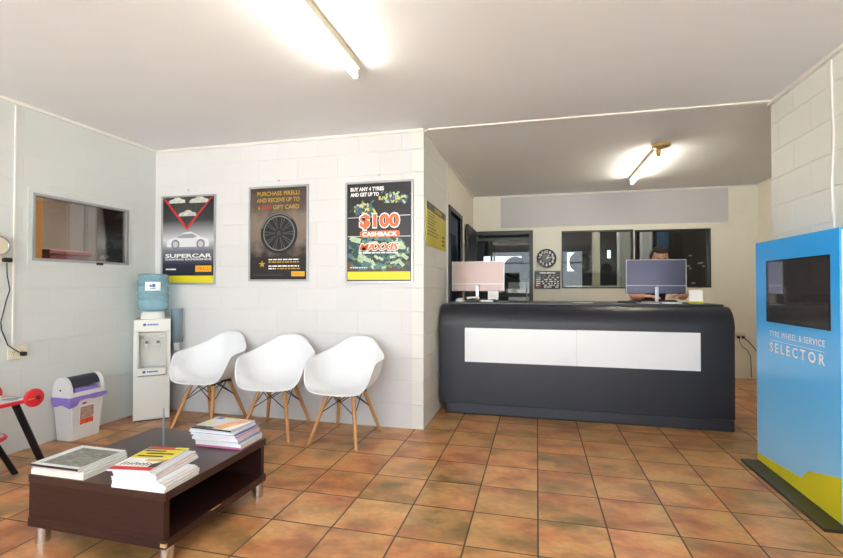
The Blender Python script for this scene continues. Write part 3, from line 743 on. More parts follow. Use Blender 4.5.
# ------------------------------------------------------------------ fluorescent battens
def batten(label, x, ya, yb, old):
    t = thing('batten_light', label, 'ceiling light', (x, (ya+yb)/2, H), 0, 'fluorescent battens'); L = (yb-ya)/2
    MB().box(-.028, -L, -.042, .028, L, .002, .004).build('housing', M['lampbody'], t)
    for s in (-1, 1):
        MB().box(-.014, s*L-.014 if s > 0 else s*L, -.098, .014, s*L if s > 0 else s*L+.014, -.0425, .003).build('lamp_holder', M['lampold'] if old else M['white'], t)
    MB().tube([(0, -L+.0145, -.08), (0, L-.0145, -.08)], .014, 16).build('tube', M['tube2'] if old else M['tube'], t, True)
    return t, L
batten('fluorescent batten with glowing tube on the ceiling of the waiting area', -1.06, 1.06, 2.60, False)
t, L = batten('fluorescent batten with aged round mount on the ceiling above the counter', 1.14, 4.87, 6.12, True)
MB().lathe([(.085, -.0005), (.085, -.02), (.07, -.034), (0, -.036)], 28, Matrix.Translation((0.01, -L-.09, 0))).build('round_mount', M['lampold'], t, True)
MB().tube([(.0, -L-.03, -.036), (0, -L-.03, -.10)], [.024, .02], 14).build('starter_plug', M['lampold'], t, True)

# ------------------------------------------------------------------ counter
c = thing('reception_counter', 'long black curved-front reception counter with a blank white front panel', 'counter', (.35, 4.78, 0))
ox, oy = .35, 4.78
def cprof(x0, x1, prof, name, m, smooth=True):
    mb = MB(); mtx = AX((x0-ox, -oy, 0), (0, 1, 0), (0, 0, 1), (1, 0, 0)); mb.prism(prof, x1-x0, mtx)
    return mb.build(name, m, c, smooth, angle=.5)
prof = [(4.405, .10), (4.400, .5), (4.397, .80)]
for k in range(13):
    a = pi/2*k/12; prof.append((4.56-.168*cos(a), .86+.182*sin(a)))
prof += [(4.75, 1.042), (4.75, .10)]
cprof(-.912, 1.612, prof, 'front_panel', M['counter'])
cprof(-.85, 1.605, [(4.402, .0), (4.396, .012), (4.398, .098), (4.46, .098), (4.46, 0)], 'kick_board', mat('kick_vinyl', (44, 47, 56), .35), False)
MB().box(-.86-ox, 4.548-oy, 1.0425, 1.585-ox, 5.16-oy, 1.062, .004).build('worktop', M['counter_t'], c)
for xx, nm in ((-.85, 'end_panel'), (1.57, 'end_panel'), (.36, 'divider')): MB().box(xx-ox, 4.751-oy, .0, xx+.025-ox, 5.12-oy, 1.042).build(nm, M['counter_t'], c)
MB().box(-.825-ox, 4.76-oy, .5, .36-ox, 5.1-oy, .52).build('shelf', M['counter_t'], c)
MB().box(.385-ox, 4.76-oy, .5, 1.57-ox, 5.1-oy, .52).build('shelf', M['counter_t'], c)
MB().box(-.668-ox, 4.3885-oy, .499, .349-ox, 4.3955-oy, .822, .001).build('sign_panel', M['wpanel'], c)
MB().box(.3505-ox, 4.3885-oy, .499, 1.352-ox, 4.3955-oy, .824, .001).build('sign_panel', M['wpanel'], c)

# monitors seen from behind
def monitor(label, x, w_, z0, z1, m, rz):
    t = thing('computer_monitor', label, 'monitor', (x, 4.83, 1.0625), rz)
    a, b = z0-1.0625, z1-1.0625; zc = a+.078
    MB().box(-w_/2, -.012, a, w_/2, .02, b, .006).build('back_shell', m, t)
    e = .007
    MB().box(-w_/2, -.0155, a+.001, -w_/2+e, -.012, b, .001).box(w_/2-e, -.0155, a+.001, w_/2, -.012, b, .001).box(-w_/2+e, -.0155, b-e, w_/2-e, -.012, b, .001).box(-w_/2+e, -.0155, zc-.004, w_/2-e, -.012, zc+.004, .001).build('edge_trim', M['alu_l'], t)
    MB().box(-w_/2+.015, .0201, a+.05, w_/2-.015, .0215, b-.015).build('screen', M['kscreen'], t)
    MB().box(-.016, -.05, .012, .016, -.036, zc-.01, .003).box(-.016, -.05, zc-.03, .016, -.0125, zc-.01, .003).build('stand_neck', M['steel'], t)
    MB().box(-.11, -.08, 0, .11, .08, .012, .004).build('stand_base', M['alu_l'], t)
    return t
monitor('silver computer monitor tinted by pinkish reflection, seen from behind, left end of counter', -.597, .55, 1.166, 1.478, M['rose'], -.03)
monitor('slate grey computer monitor hiding the seated worker\'s face'.replace("seated worker's", "person's"), 1.104, .535, 1.150, 1.478, M['slate'], .03)
def small(label, name, cat, mb, m, smooth=False): return tag(mb.build(name, m, None, smooth), label, cat)
CT = 1.0625
t = thing('computer_mouse', 'white computer mouse at the left end of the counter', 'mouse', (-.765, 4.72, CT))
b = bmesh.new(); bmesh.ops.create_uvsphere(b, u_segments=24, v_segments=14, radius=1)
bmesh.ops.transform(b, matrix=Matrix.Diagonal((.05, .06, .038, 1)), verts=b.verts)
bmesh.ops.bisect_plane(b, geom=list(b.verts)+list(b.edges)+list(b.faces), plane_co=(0, 0, .0), plane_no=(0, 0, -1), clear_outer=True)
mb = MB(); mb.add(b); mb.build('shell', M['white'], t, True)
MB().tube([(0, .03, .034), (0, .045, .028)], .006).build('wheel', M['black'], t)
t = thing('desk_telephone', 'small white telephone handset in a dark cradle left of the note card', 'telephone', (-.625, 4.655, CT))
MB().box(-.055, -.05, 0, .055, .06, .022, .006).build('cradle', M['black'], t)
MB().tube([(-.06, 0, .032), (-.045, 0, .04), (0, 0, .043), (.045, 0, .04), (.06, 0, .032)], [.015, .014, .010, .014, .015], 12).build('handset', M['white'], t, True)
small('flat pile of white papers beside the left monitor stand', 'paper_pile', 'papers', MB().box(-.545, 4.64, CT, -.43, 4.715, CT+.018, .002), M['paper'])
t = thing('note_card', 'small white note card standing under the right of the left monitor', 'note card', (-.43, 4.75, CT))
MB().box(-.054, -.004, .02, .054, 0, .11, .001, Matrix.Rotation(.12, 4, 'X')).build('card', M['white_i'], t)
MB().box(-.03, -.02, 0, .03, .025, .024, .003).build('foot', M['black'], t)
part_flat('lines', [rect(-.04, .045+k*.016, .04, .049+k*.016) for k in range(3)], M['board'], t, Matrix.Rotation(.12, 4, 'X') @ AX((0, -.0042, 0), (1, 0, 0), (0, 0, 1), (0, -1, 0)), .0006)
def keyboard(label, x, y):
    t = thing('keyboard', label, 'keyboard', (x, y, CT))
    MB().box(-.21, -.065, 0, .21, .065, .016, .004).build('case', M['black'], t)
    mb = MB()
    for r in range(5):
        for q in range(15): mb.box(-.2+q*.0268, -.058+r*.0235, .0162, -.2+q*.0268+.022, -.058+r*.0235+.019, .022)
    mb.build('keys', M['grey_d'], t)
keyboard('black keyboard lying behind the left monitor', -.6, 5.05)
keyboard('black keyboard under the hands of the person', 1.13, 5.055)
small('white sheet of paper lying left of the right monitor base', 'paper_sheet', 'paper', MB().box(.92, 4.62, CT, 1.09, 4.74, CT+.004), M['paper'])
small('thin stack of white forms right of the right monitor base', 'paper_sheet', 'paper', MB().box(1.13, 4.60, CT, 1.27, 4.72, CT+.014, .001), M['paper'])
small('pale paper strip lying on the middle of the worktop', 'paper_sheet', 'paper', MB().box(.34, 4.62, CT, .52, 4.72, CT+.004), M['paper'])
small('dark pen tray lying left of the right monitor', 'pen_tray', 'tray', MB().box(.75, 4.66, CT, .90, 4.74, CT+.02, .004), M['black'])
t = thing('brochure_holder', 'white upright card holder with yellow base at right end of worktop', 'card holder', (1.425, 4.74, CT), -.15)
m_ = Matrix.Rotation(-.18, 4, 'X')
MB().box(-.055, -.006, .02, .055, 0, .125, .001, m_).build('card', M['white_i'], t)
MB().box(-.06, -.03, 0, .06, .04, .02, .003).build('base', M['yellow'], t)

# ------------------------------------------------------------------ person behind the counter
def skin_bm(pts, edges, root=0, sub=2):
    me = bpy.data.meshes.new('s'); me.from_pydata([p[0] for p in pts], edges, [])
    o = bpy.data.objects.new('s', me); COL.objects.link(o)
    sk = o.modifiers.new('k', 'SKIN'); sk.use_smooth_shade = True
    for i, p in enumerate(pts):
        v = me.skin_vertices[0].data[i]; v.radius = p[1] if isinstance(p[1], tuple) else (p[1], p[1]); v.use_root = (i == root)
    if sub: ss = o.modifiers.new('u', 'SUBSURF'); ss.levels = sub; ss.render_levels = sub
    dg = bpy.context.evaluated_depsgraph_get(); dg.update()
    m2 = bpy.data.meshes.new_from_object(o.evaluated_get(dg)); bpy.data.objects.remove(o)
    b = bmesh.new(); b.from_mesh(m2); bpy.data.meshes.remove(m2)
    bmesh.ops.holes_fill(b, edges=[e for e in b.edges if e.is_boundary]); return b
px, py = 1.215, 5.60
pe = thing('person', 'person with short dark hair in navy shirt leaning over the counter behind monitor', 'person', (px, py, 0))
def L(x, y, z): return (x-px, y-py, z)
SH = {-1: (1.02, 5.36, 1.335), 1: (1.415, 5.36, 1.335)}
EL = {-1: (.955, 5.11, 1.118), 1: (1.425, 5.07, 1.128)}
WR = {-1: (1.05, 4.985, 1.126), 1: (1.345, 4.975, 1.126)}
tor = [(L(1.215, 5.62, .94), (.155, .11)), (L(1.215, 5.60, 1.05), (.145, .105)), (L(1.215, 5.50, 1.20), (.155, .11)), (L(1.215, 5.40, 1.32), (.15, .10))]
pts = list(tor); ed = [(i, i+1) for i in range(3)]
for s in (-1, 1):
    n0 = len(pts); sh, el, wr = SH[s], EL[s], WR[s]
    mid = tuple((a+b)/2 for a, b in zip(sh, el)); fm = tuple(a*.6+b*.4 for a, b in zip(el, wr))
    pts += [(L(*sh), .062), (L(*mid), .05), (L(*el), .045), (L(*fm), .043), (L(*wr), (.029, .024))]
    ed += [(3, n0)]+[(n0+i, n0+i+1) for i in range(4)]
    n0 = len(pts)
    pts += [(L(1.215+s*.095, 5.63, .86), .095), (L(1.215+s*.10, 5.60, .50), .06), (L(1.215+s*.105, 5.66, .28), .055), (L(1.215+s*.11, 5.68, .09), .04), (L(1.215+s*.12, 5.56, .045), .036)]
    ed += [(0, n0)]+[(n0+i, n0+i+1) for i in range(4)]
body = skin_bm(pts, ed)
# head
HM_ = Matrix.Translation(L(1.222, 5.165, 1.515)) @ Matrix.Rotation(radians(24), 4, 'X')
b = bmesh.new(); bmesh.ops.create_uvsphere(b, u_segments=48, v_segments=32, radius=1)
for v in b.verts:
    x, y, z = v.co
    g = lambda cx, cz, s: math.exp(-((x-cx)**2+(z-cz)**2)/s**2)
    front = max(0, -y)
    k = 1.0-.28*max(0, -z-.15)**1.3
    nx, ny, nz = x*.076*k, y*.094*(1-.12*max(0, -z)), z*.115
    if front > .2:
        ny -= .020*g(0, -.16, .13)+.012*g(0, -.02, .09)
        ny -= .006*g(0, .18, .5)-.010*(g(.36, .02, .16)+g(-.36, .02, .16))
        ny -= .008*g(0, -.5, .2)+.010*g(0, -.85, .25)
    v.co = (nx, ny, nz)
for s in (-1, 1):
    e = bmesh.new(); bmesh.ops.create_uvsphere(e, u_segments=16, v_segments=10, radius=1)
    bmesh.ops.transform(e, matrix=Matrix.Translation((s*.077, .008, -.008)) @ Matrix.Rotation(s*.35, 4, 'Z') @ Matrix.Diagonal((.010, .020, .032, 1)), verts=e.verts)
    vm = {v: b.verts.new(v.co) for v in e.verts}
    for f in e.faces: b.faces.new([vm[v] for v in f.verts])
    e.free()
mb = MB(); mb.add(body); mb.add(b, HM_)
mb.tube([L(1.215, 5.40, 1.33), L(1.215, 5.345, 1.385), L(1.218, 5.27, 1.44), L(1.222, 5.20, 1.49)], [.085, .066, .058, .056], 20)
# hands: palm and five fingers resting on the keyboard
for s in (-1, 1):
    w_ = Vector(L(*WR[s])); d = Vector((-s*.55, -.80, -.08)).normalized(); side = Vector((-d.y, d.x, 0)).normalized()*(s)
    inn = side if (side.x*s) < 0 else -side
    pal = w_+d*.045
    e = bmesh.new(); bmesh.ops.create_uvsphere(e, u_segments=20, v_segments=12, radius=1)
    up = d.cross(inn).normalized()
    if up.z < 0: up = -up
    mb.add(e, AX(pal, d*.058, inn*.042, up*.017))
    for k, (off, ln_) in enumerate(((.030, .070), (.010, .080), (-.011, .074), (-.031, .058))):
        q0 = pal+d*.035+inn*off; fd = (d+inn*off*2.2).normalized()
        mb.tube([q0, q0+fd*ln_*.45+up*.008, q0+fd*ln_*.8-up*.004, q0+fd*ln_-up*.016], [.0095, .009, .008, .0062], 10)
    q0 = pal-d*.02+inn*.034
    mb.tube([q0, q0+inn*.024+d*.022-up*.004, q0+inn*.030+d*.05-up*.010], [.012, .0105, .008], 10)
bo = mb.build('body', M['skin'], pe, True)
rm = bo.modifiers.new('fuse', 'REMESH'); rm.mode = 'VOXEL'; rm.voxel_size = .0055; rm.use_smooth_shade = True
sm = bo.modifiers.new('soft', 'SMOOTH'); sm.iterations = 3; sm.factor = .5
dg = bpy.context.evaluated_depsgraph_get(); dg.update()
me = bpy.data.meshes.new_from_object(bo.evaluated_get(dg)); bo.modifiers.clear(); bo.data = me
for p in me.polygons: p.use_smooth = True
# clothes follow the body surface
def seg(p, a, c):
    a, c = Vector(a), Vector(c); d = c-a; t = max(0, min(1, (p-a).dot(d)/d.length_squared)); return (p-(a+d*t)).length, t
bones = [('torso', L(1.215, 5.62, .94), L(1.215, 5.50, 1.20), .13), ('torso', L(1.215, 5.50, 1.20), L(1.215, 5.40, 1.32), .13), ('neck', L(1.215, 5.40, 1.33), L(1.222, 5.20, 1.49), .07), ('head', L(1.222, 5.20, 1.49), L(1.222, 5.12, 1.56), .10)]
for s in (-1, 1):
    bones += [('torso', L(1.215, 5.40, 1.30), L(*SH[s]), .08), ('arm', L(*SH[s]), L(*EL[s]), .055), ('fore', L(*EL[s]), L(*WR[s]), .042), ('fore', L(*WR[s]), tuple(Vector(L(*WR[s]))+Vector((-s*.07, -.11, -.01))), .05)]
    bones += [('leg', L(1.215+s*.095, 5.63, .86), L(1.215+s*.10, 5.60, .50), .075), ('leg', L(1.215+s*.10, 5.60, .50), L(1.215+s*.11, 5.68, .09), .05)]
def garment(name, keep, push, m_):
    g = bmesh.new(); g.from_mesh(bo.data); g.normal_update()
    out = []
    for v in g.verts:
        best = min(((seg(v.co, a, c)[0]/w_, nm, seg(v.co, a, c)[1]) for nm, a, c, w_ in bones), key=lambda q: q[0])
        if not keep(best[1], best[2], v.co.z): out.append(v)
    ns = {v: v.normal.copy() for v in g.verts}
    for v in g.verts: v.co += ns[v]*push(v.co.z)
    bmesh.ops.delete(g, geom=out, context='VERTS')
    big = [f for f in g.faces]
    bmesh.ops.smooth_vert(g, verts=g.verts, factor=.5, use_axis_x=True, use_axis_y=True, use_axis_z=True)
    bmesh.ops.smooth_vert(g, verts=g.verts, factor=.5, use_axis_x=True, use_axis_y=True, use_axis_z=True)
    mb = MB(); mb.bm.free(); mb.bm = g; return mb.build(name, m_, pe, True, angle=3)
garment('shirt', lambda n_, t, z: (n_ == 'torso' and z > .87) or (n_ == 'arm' and t < .55) or (n_ == 'leg' and z > .87) or (n_ == 'neck' and t < .2), lambda z: .014, M['navy'])
garment('trousers', lambda n_, t, z: (n_ == 'torso' and z < .97) or (n_ == 'leg' and z > .07), lambda z: .009, M['trouser'])
for s in (-1, 1):
    e = bmesh.new(); bmesh.ops.create_uvsphere(e, u_segments=20, v_segments=14, radius=1)
    for v in e.verts: v.co = (v.co.x*.05, v.co.y*.14, max(-.5, v.co.z)*.06*(1 if v.co.y > 0 else .75))
    mb = MB(); mb.add(e, Matrix.Translation(L(1.215+s*.115, 5.61, .0305))); mb.build('shoe', M['black'], pe, True)
# hair cap, brows, eyes
b = bmesh.new(); bmesh.ops.create_uvsphere(b, u_segments=110, v_segments=72, radius=1)
rs = random.Random(2)
dele = [v for v in b.verts if v.co.z < (.60 if v.co.y < -.25 else -.05-.45*max(0, v.co.y))]
bmesh.ops.delete(b, geom=dele, context='VERTS')
for v in b.verts: k = 1+rs.uniform(-.006, .012)+.02*sin(v.co.x*23+v.co.y*9)*sin(v.co.y*19); v.co = Vector((v.co.x*.093*k, v.co.y*.108*k+.002, v.co.z*.124*k))
mb = MB(); mb.add(b, HM_); o = mb.build('hair', M['hair'], pe, True, angle=3)
so = o.modifiers.new('thick', 'SOLIDIFY'); so.thickness = .014; so.offset = -1
for s in (-1, 1):
    e = bmesh.new(); bmesh.ops.create_uvsphere(e, u_segments=16, v_segments=10, radius=.011)
    mb = MB(); mb.add(e, HM_ @ Matrix.Translation((s*.029, -.0765, .004))); eo = mb.build('eye', M['eye'], pe, True)
    e = bmesh.new(); bmesh.ops.create_uvsphere(e, u_segments=12, v_segments=8, radius=.0055)
    mb = MB(); mb.add(e, HM_ @ Matrix.Translation((s*.029, -.0838, .003))); mb.build('pupil', M['black'], eo, True)
    MB().tube([HM_ @ Vector((s*.014, -.092, .024)), HM_ @ Vector((s*.03, -.091, .029)), HM_ @ Vector((s*.047, -.080, .024))], [.003, .004, .002], 8).build('eyebrow', M['hair'], pe, True)
MB().tube([HM_ @ Vector((-.022, -.083, -.058)), HM_ @ Vector((0, -.0905, -.058)), HM_ @ Vector((.022, -.083, -.058))], [.002, .005, .002], 8).build('lips', mat('lip_skin', (160, 92, 82), .45), pe, True)

# ------------------------------------------------------------------ kiosk
M['kblue'] = ramp_mat('kiosk_blue_fade', 'Z', .1, 1.3, [(0, (150, 212, 255)), (.45, (104, 192, 255)), (1, (56, 172, 255))], .22)  # blue grows paler toward the foot of the cabinet
k = thing('kiosk', 'tall blue touchscreen kiosk with yellow foot standing by the right wall', 'kiosk', (1.57, 3.24, 0))
KX, KY = 1.493-1.57, -3.24
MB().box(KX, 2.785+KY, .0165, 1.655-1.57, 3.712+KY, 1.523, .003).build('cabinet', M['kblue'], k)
MB().box(1.384-1.57, 2.728+KY, 0, 1.66-1.57, 3.70+KY, .016, .003).build('base_plate', M['kbase'], k)
KM = AX((KX, 0, 0), (0, -1, 0), (0, 0, 1), (-1, 0, 0))
V = lambda y, z: (-(y+KY), z)
part_flat('yellow_print', [[V(3.710, .019), V(3.710, .064), V(3.163, .107), V(3.09, .173), V(2.787, .252), V(2.787, .019)]], mat('kiosk_yellow_print', (222, 210, 36), .3, var=.02), k, KM, .0006)
mb = MB(); e = .012
a0, a1, b0, b1 = -(3.552+KY), -(2.862+KY), .988, 1.39
for r_ in (rect(a0, b0, a0+e*2.0, b1), rect(a1-e, b0, a1, b1), rect(a0+e*2, b0, a1-e, b0+e), rect(a0+e*2, b1-e, a1-e, b1)): flat(mb, r_, KM, .0028)
bz = MB()
for r_ in ((a0, b0, a0+e*2, b1), (a1-e, b0, a1, b1), (a0+e*2, b0, a1-e, b0+e), (a0+e*2, b1-e, a1-e, b1)): bz.box(r_[0], r_[1], .0006, r_[2], r_[3], .004, 0, KM)
mb.bm.free(); bz.build('bezel', M['black_s'], k)
MB().box(a0+e*2, b0+e, .0006, a1-e, b1-e, .0022, 0, KM).build('screen', M['kscreen'], k)
text_obj('upper_lettering', 'TYRE WHEEL & SERVICE', -(3.216+KY), .914, .60, .036, KM, M['white_i'], k, depth=.0012, space=1.15, bold=.006)
part_flat('underline', [rect(-(3.515+KY), .868, -(2.92+KY), .8705)], M['white_i'], k, KM, .001)
text_obj('lower_lettering', 'SELECTOR', -(3.216+KY), .825, .60, .062, KM, M['white_i'], k, depth=.0012, space=1.5, bold=.02)
MB().box(1.50-1.57, 2.779+KY, .03, 1.65-1.57, 2.7845+KY, 1.51, .001).build('lit_side_face', M['white'], k)  # white sheet puts the lit look of the near end into colour

# ------------------------------------------------------------------ water cooler and cup tube
wc = thing('water_cooler', 'white water cooler with blue bottle standing in the left corner', 'water cooler', (-3.484, 3.585, 0), radians(42))
mb = MB(); w2 = .145
mb.box(-w2, -.14, .008, w2, .14, .40, .006)
mb.box(-w2, -.14, .40, -w2+.04, .14, .80).box(w2-.04, -.14, .40, w2, .14, .80).box(-w2+.04, -.04, .40, w2-.04, .14, .80)
mb.box(-w2, -.14, .80, w2, .14, .914, .006)
mb.build('body', M['cooler'], wc)
fr_ = MB()
fr_.box(-w2+.028, -.158, .415, -w2+.044, -.151, .79, .002).box(w2-.044, -.158, .415, w2-.028, -.151, .79, .002).box(-w2+.044, -.158, .775, w2-.044, -.151, .79, .002)
fr_.build('recess_frame', M['cooler_i'], wc)
MB().box(-w2+.03, -.166, .412, w2-.03, -.145, .475, .004).build('drip_tray', M['cooler'], wc)
MB().box(-w2+.041, -.058, .478, w2-.041, -.0405, .735, .003).build('recess_panel', M['cooler_i'], wc)
for s in (-1, 1):
    tp = MB().box(s*.045-.016, -.09, .672, s*.045+.016, -.0585, .70, .004).tube([(s*.045, -.082, .675), (s*.045, -.082, .642)], .009, 12).build('tap', M['cooler'], wc)
    MB().box(s*.045-.012, -.104, .69, s*.045+.012, -.085, .714, .004).build('lever', mat('tap_lever_grey', (110, 112, 116), .4) if s < 0 else bpy.data.materials['tap_lever_grey'], tp)
WM = AX((0, -.14, 0), (1, 0, 0), (0, 0, 1), (0, -1, 0))
def logo(z, x, d, nm):
    mb = MB(); flat(mb, circ(x, z, .013, 20), WM, d)
    q = x+.024
    for ww in (.014, .012, .014, .010, .013, .011, .012): flat(mb, rect(q, z-.008, q+ww-.003, z+.007), WM, d); q += ww
    mb.build(nm, M['logo_b'], wc)
logo(.866, -.06, .0008, 'header_logo'); logo(.444, -.06, .0268, 'tray_logo')
MB().box(-w2+.01, -.14, 0, w2-.01, .14, .008).build('foot', M['black'], wc)
MB().lathe([(.10, .9145), (.10, .93), (.092, .975), (.086, .982), (0, .982)], 36).build('bottle_seat', M['white'], wc, True)
prof = [(.05, .983), (.085, .985), (.118, .996), (.127, 1.02)]
z = 1.035
for i in range(4):
    prof += [(.127, z), (.127, z+.042), (.121, z+.05), (.121, z+.056)]; z += .064
prof += [(.127, z), (.126, z+.02), (.118, z+.034), (.09, z+.038), (0, z+.036)]
bt = MB().lathe(prof, 44).build('bottle', M['bottle'], wc, True, angle=1.0)
mb = MB(); n = 12
for i in range(n):
    a0 = -pi/2-.50+1.0*i/n; a1 = -pi/2-.50+1.0*(i+1)/n; r = .1285
    mb.face([(r*cos(a0), r*sin(a0), 1.175), (r*cos(a1), r*sin(a1), 1.175), (r*cos(a1), r*sin(a1), 1.255), (r*cos(a0), r*sin(a0), 1.255)])
mb.build('bottle_label', M['white_i'], bt)
BM = AX((0, -.1300, 0), (1, 0, 0), (0, 0, 1), (0, -1, 0))
mb = MB(); flat(mb, circ(-.016, 1.218, .011, 16), BM, 0); flat(mb, rect(-.004, 1.205, .02, 1.236), BM, 0.0); flat(mb, rect(-.024, 1.190, .024, 1.197), BM, 0)
mb.build('label_mark', M['logo_b'], bt)
ct = thing('cup_dispenser', 'blue-grey tube cup dispenser mounted on wall beside the water cooler', 'cup dispenser', (-3.372, CY-.065, .60))
MB().lathe([(.044, .075), (.05, .085), (.05, .385), (.052, .39), (.052, .40), (0, .402)], 28).build('tube', M['cuptube'], ct, True)
MB().lathe([(.0, .0), (.026, .0), (.034, .082), (0, .082)], 28).build('paper_cups', M['white'], ct, True)
MB().box(-.03, .045, .12, .03, .0645, .36, .003).build('bracket', M['cooler_i'], ct)

# ------------------------------------------------------------------ bin
bn = thing('waste_bin', 'white swing-top waste bin with purple liner against the left wall', 'bin', (-3.606, 2.972, 0))
bx_, by_ = -3.61, 2.98
def frustum(mb, r0, z0, r1, z1):
    a = [(r0[0], r0[1], z0), (r0[2], r0[1], z0), (r0[2], r0[3], z0), (r0[0], r0[3], z0)]; b_ = [(r1[0], r1[1], z1), (r1[2], r1[1], z1), (r1[2], r1[3], z1), (r1[0], r1[3], z1)]
    bb = bmesh.new(); A = [bb.verts.new(p) for p in a]; B = [bb.verts.new(p) for p in b_]
    bb.faces.new(A[::-1]); bb.faces.new(B)
    for i in range(4): bb.faces.new((A[i], A[(i+1) % 4], B[(i+1) % 4], B[i]))
    bmesh.ops.bevel(bb, geom=[e for e in bb.edges if abs(e.verts[0].co.z-e.verts[1].co.z) > .01], offset=.014, segments=3, affect='EDGES')
    mb.add(bb)
BB = (-.078, -.122, .078, .122); BT = (-.086, -.150, .096, .150)
mb = MB(); frustum(mb, BB, 0, BT, .335); mb.build('body', M['binw'], bn, True)
# liner skirt hanging over the rim with a wavy hem
mb = MB(); loop = []
N = 64
def rimpt(t, g):
    x0, y0, x1, y1 = BT[0]-.0, BT[1]-g, BT[2]+g, BT[3]+g
    per = [(x1, y1), (x1, y0), (x0, y0), (x0, y1)]
    q = t*4; i = int(q) % 4; f = q-int(q); a, b_ = per[i], per[(i+1) % 4]
    return (a[0]+(b_[0]-a[0])*f, a[1]+(b_[1]-a[1])*f)
rs = random.Random(6); rings = [[], [], []]
for i in range(N):
    t_ = i/N; hem = .022+.010*sin(t_*31)+.018*max(0, sin((t_-.05)*2*pi*1.0))+(.022 if .2 < t_ < .5 else 0)
    for j, (g, z) in enumerate(((.006, .345), (.010, .335-hem*.5), (.0045, .335-hem))):
        p = rimpt(t_, g+.002*sin(t_*57+j)); rings[j].append(mb.bm.verts.new((p[0], p[1], z)))
for j in range(2):
    for i in range(N): mb.bm.faces.new((rings[j][i], rings[j][(i+1) % N], rings[j+1][(i+1) % N], rings[j+1][i]))
mb.build('liner_bag', M['purple'], bn, True, angle=2)
# domed lid along y
def dome(r, zb, hh, n=18, a0=0, a1=pi): return [(r*cos(a0+(a1-a0)*i/n), zb+hh*(max(0, sin(a0+(a1-a0)*i/n))**.8)) for i in range(n+1)]
LM = lambda y: AX((.004, y, 0), (1, 0, 0), (0, 0, 1), (0, 1, 0))
lid = MB()
for y in (-.150, .120): 
    pr_ = dome(.088, .345, .155); m_ = AX((.002, y+.03 if True else y, 0), (1, 0, 0), (0, 0, 1)); lid.prism(pr_, .03, m_)
outer = dome(.088, .345, .155, 10, pi*.55, pi); inner = dome(.080, .345, .147, 10, pi*.55, pi)[::-1]
lid.prism(outer+inner, .241, AX((.002, .120, 0), (1, 0, 0), (0, 0, 1)))
lid.box(-.086, -.154, .339, .100, .154, .350, .003)
lid.box(.080, -.120, .350, .096, .120, .376, .003)
lid.build('lid', M['binw'], bn, True)
o_ = dome(.080, .352, .142, 12, pi*.14, pi*.54); i_ = dome(.074, .352, .134, 12, pi*.14, pi*.54)[::-1]
MB().prism(o_+i_, .238, AX((.002, .119, 0), (1, 0, 0), (0, 0, 1))).build('swing_flap', M['bindark'], bn, True)
mb = MB()
mb.prism([(.060, .375), (.086, .378), (.082, .398), (.07, .404), (.055, .392)], .19, AX((.002, .09, 0), (1, 0, 0), (0, 0, 1)))
mb.build('liner_edge', M['purple'], bn)
MB().tube([(.0, -.150, .40), (0, -.1535, .40)], .007, 12).build('hinge_pin', M['black'], bn)
LB = AX((.0848, 0, .09), (0, 1, 0), (.054, 0, 1), (1, 0, 0))
part_flat('label_sheet', [rect(-.07, .02, .055, .175)], M['white_i'], bn, LB, .0022)
part_flat('label_picture', [rect(-.065, .07, .05, .165)], mat('label_photo_print', (176, 150, 136), .4, var=.4, scale=45), bn, LB, .003)
part_flat('label_orange', [rect(-.065, .025, .05, .068)], mat('label_orange_print', (226, 96, 52), .4, var=.3, scale=40), bn, LB, .003)
part_flat('red_mark', [rect(-.05, .185, -.015, .198)], M['red'], bn, LB, .0022)

# ------------------------------------------------------------------ moulded armchairs
rim = [(0, -.25, .405), (.10, -.245, .405), (.205, -.218, .416), (.258, -.188, .47), (.282, -.15, .56), (.292, -.10, .628), (.300, .03, .647), (.262, .125, .672), (.185, .208, .722), (.135, .245, .762), (.08, .265, .786), (0, .268, .792)]
rim = rim+[(-x, y, z) for x, y, z in rim[-2:0:-1]]
def cat(P, t):
    n = len(P); i = int(t) % n; f = t-int(t); p = [Vector(P[(i+k) % n]) for k in (-1, 0, 1, 2)]
    return .5*(2*p[1]+(p[2]-p[0])*f+(2*p[0]-5*p[1]+4*p[2]-p[3])*f*f+(-p[0]+3*p[1]-3*p[2]+p[3])*f**3)
def chair_shell():
    mb = MB(); NU, NV = 66, 14; c0 = Vector((0, 0, .386)); rows = []
    for i in range(NU):
        R_ = cat(rim, i*len(rim)/NU); col = []
        hgt = R_.z-.40
        back = max(0, min(1, (R_.y+.02)/.3))
        P1_ = Vector((R_.x*.62, R_.y*(.62 if R_.y < 0 else .52), .380+.006*(R_.y < 0)))
        k2 = 1.0-.10*back
        P2_ = Vector((R_.x*(.93 if hgt > .05 else .9), R_.y*(.97 if R_.y < 0 else .80), (.392+.20*hgt)))
        for j in range(1, NV+1):
            t = j/NV; a = (1-t)**3*c0+3*(1-t)**2*t*P1_+3*(1-t)*t*t*P2_+t**3*R_
            col.append(mb.bm.verts.new(a))
        # rolled lip
        out = Vector((R_.x, R_.y, 0)).normalized()
        col.append(mb.bm.verts.new(R_+out*.012+Vector((0, 0, -.003 if hgt > .05 else -.008))))
        rows.append(col)
    cv = mb.bm.verts.new(c0)
    for i in range(NU):
        a, b_ = rows[i], rows[(i+1) % NU]
        mb.bm.faces.new((cv, a[0], b_[0]))
        for j in range(NV): mb.bm.faces.new((a[j], a[j+1], b_[j+1], b_[j]))
    o = mb.build('shell', M['shell'], None, True, angle=3)
    so = o.modifiers.new('thick', 'SOLIDIFY'); so.thickness = .006; so.offset = -1
    ss = o.modifiers.new('smooth', 'SUBSURF'); ss.levels = 1; ss.render_levels = 1
    return o
chair = thing('moulded_armchair', 'white moulded armchair on beech legs, nearest the water cooler', 'chair', (0, 0, 0), 0, 'white moulded armchairs along the wall')
sh = chair_shell(); sh.parent = chair
top = {}; ft = {}
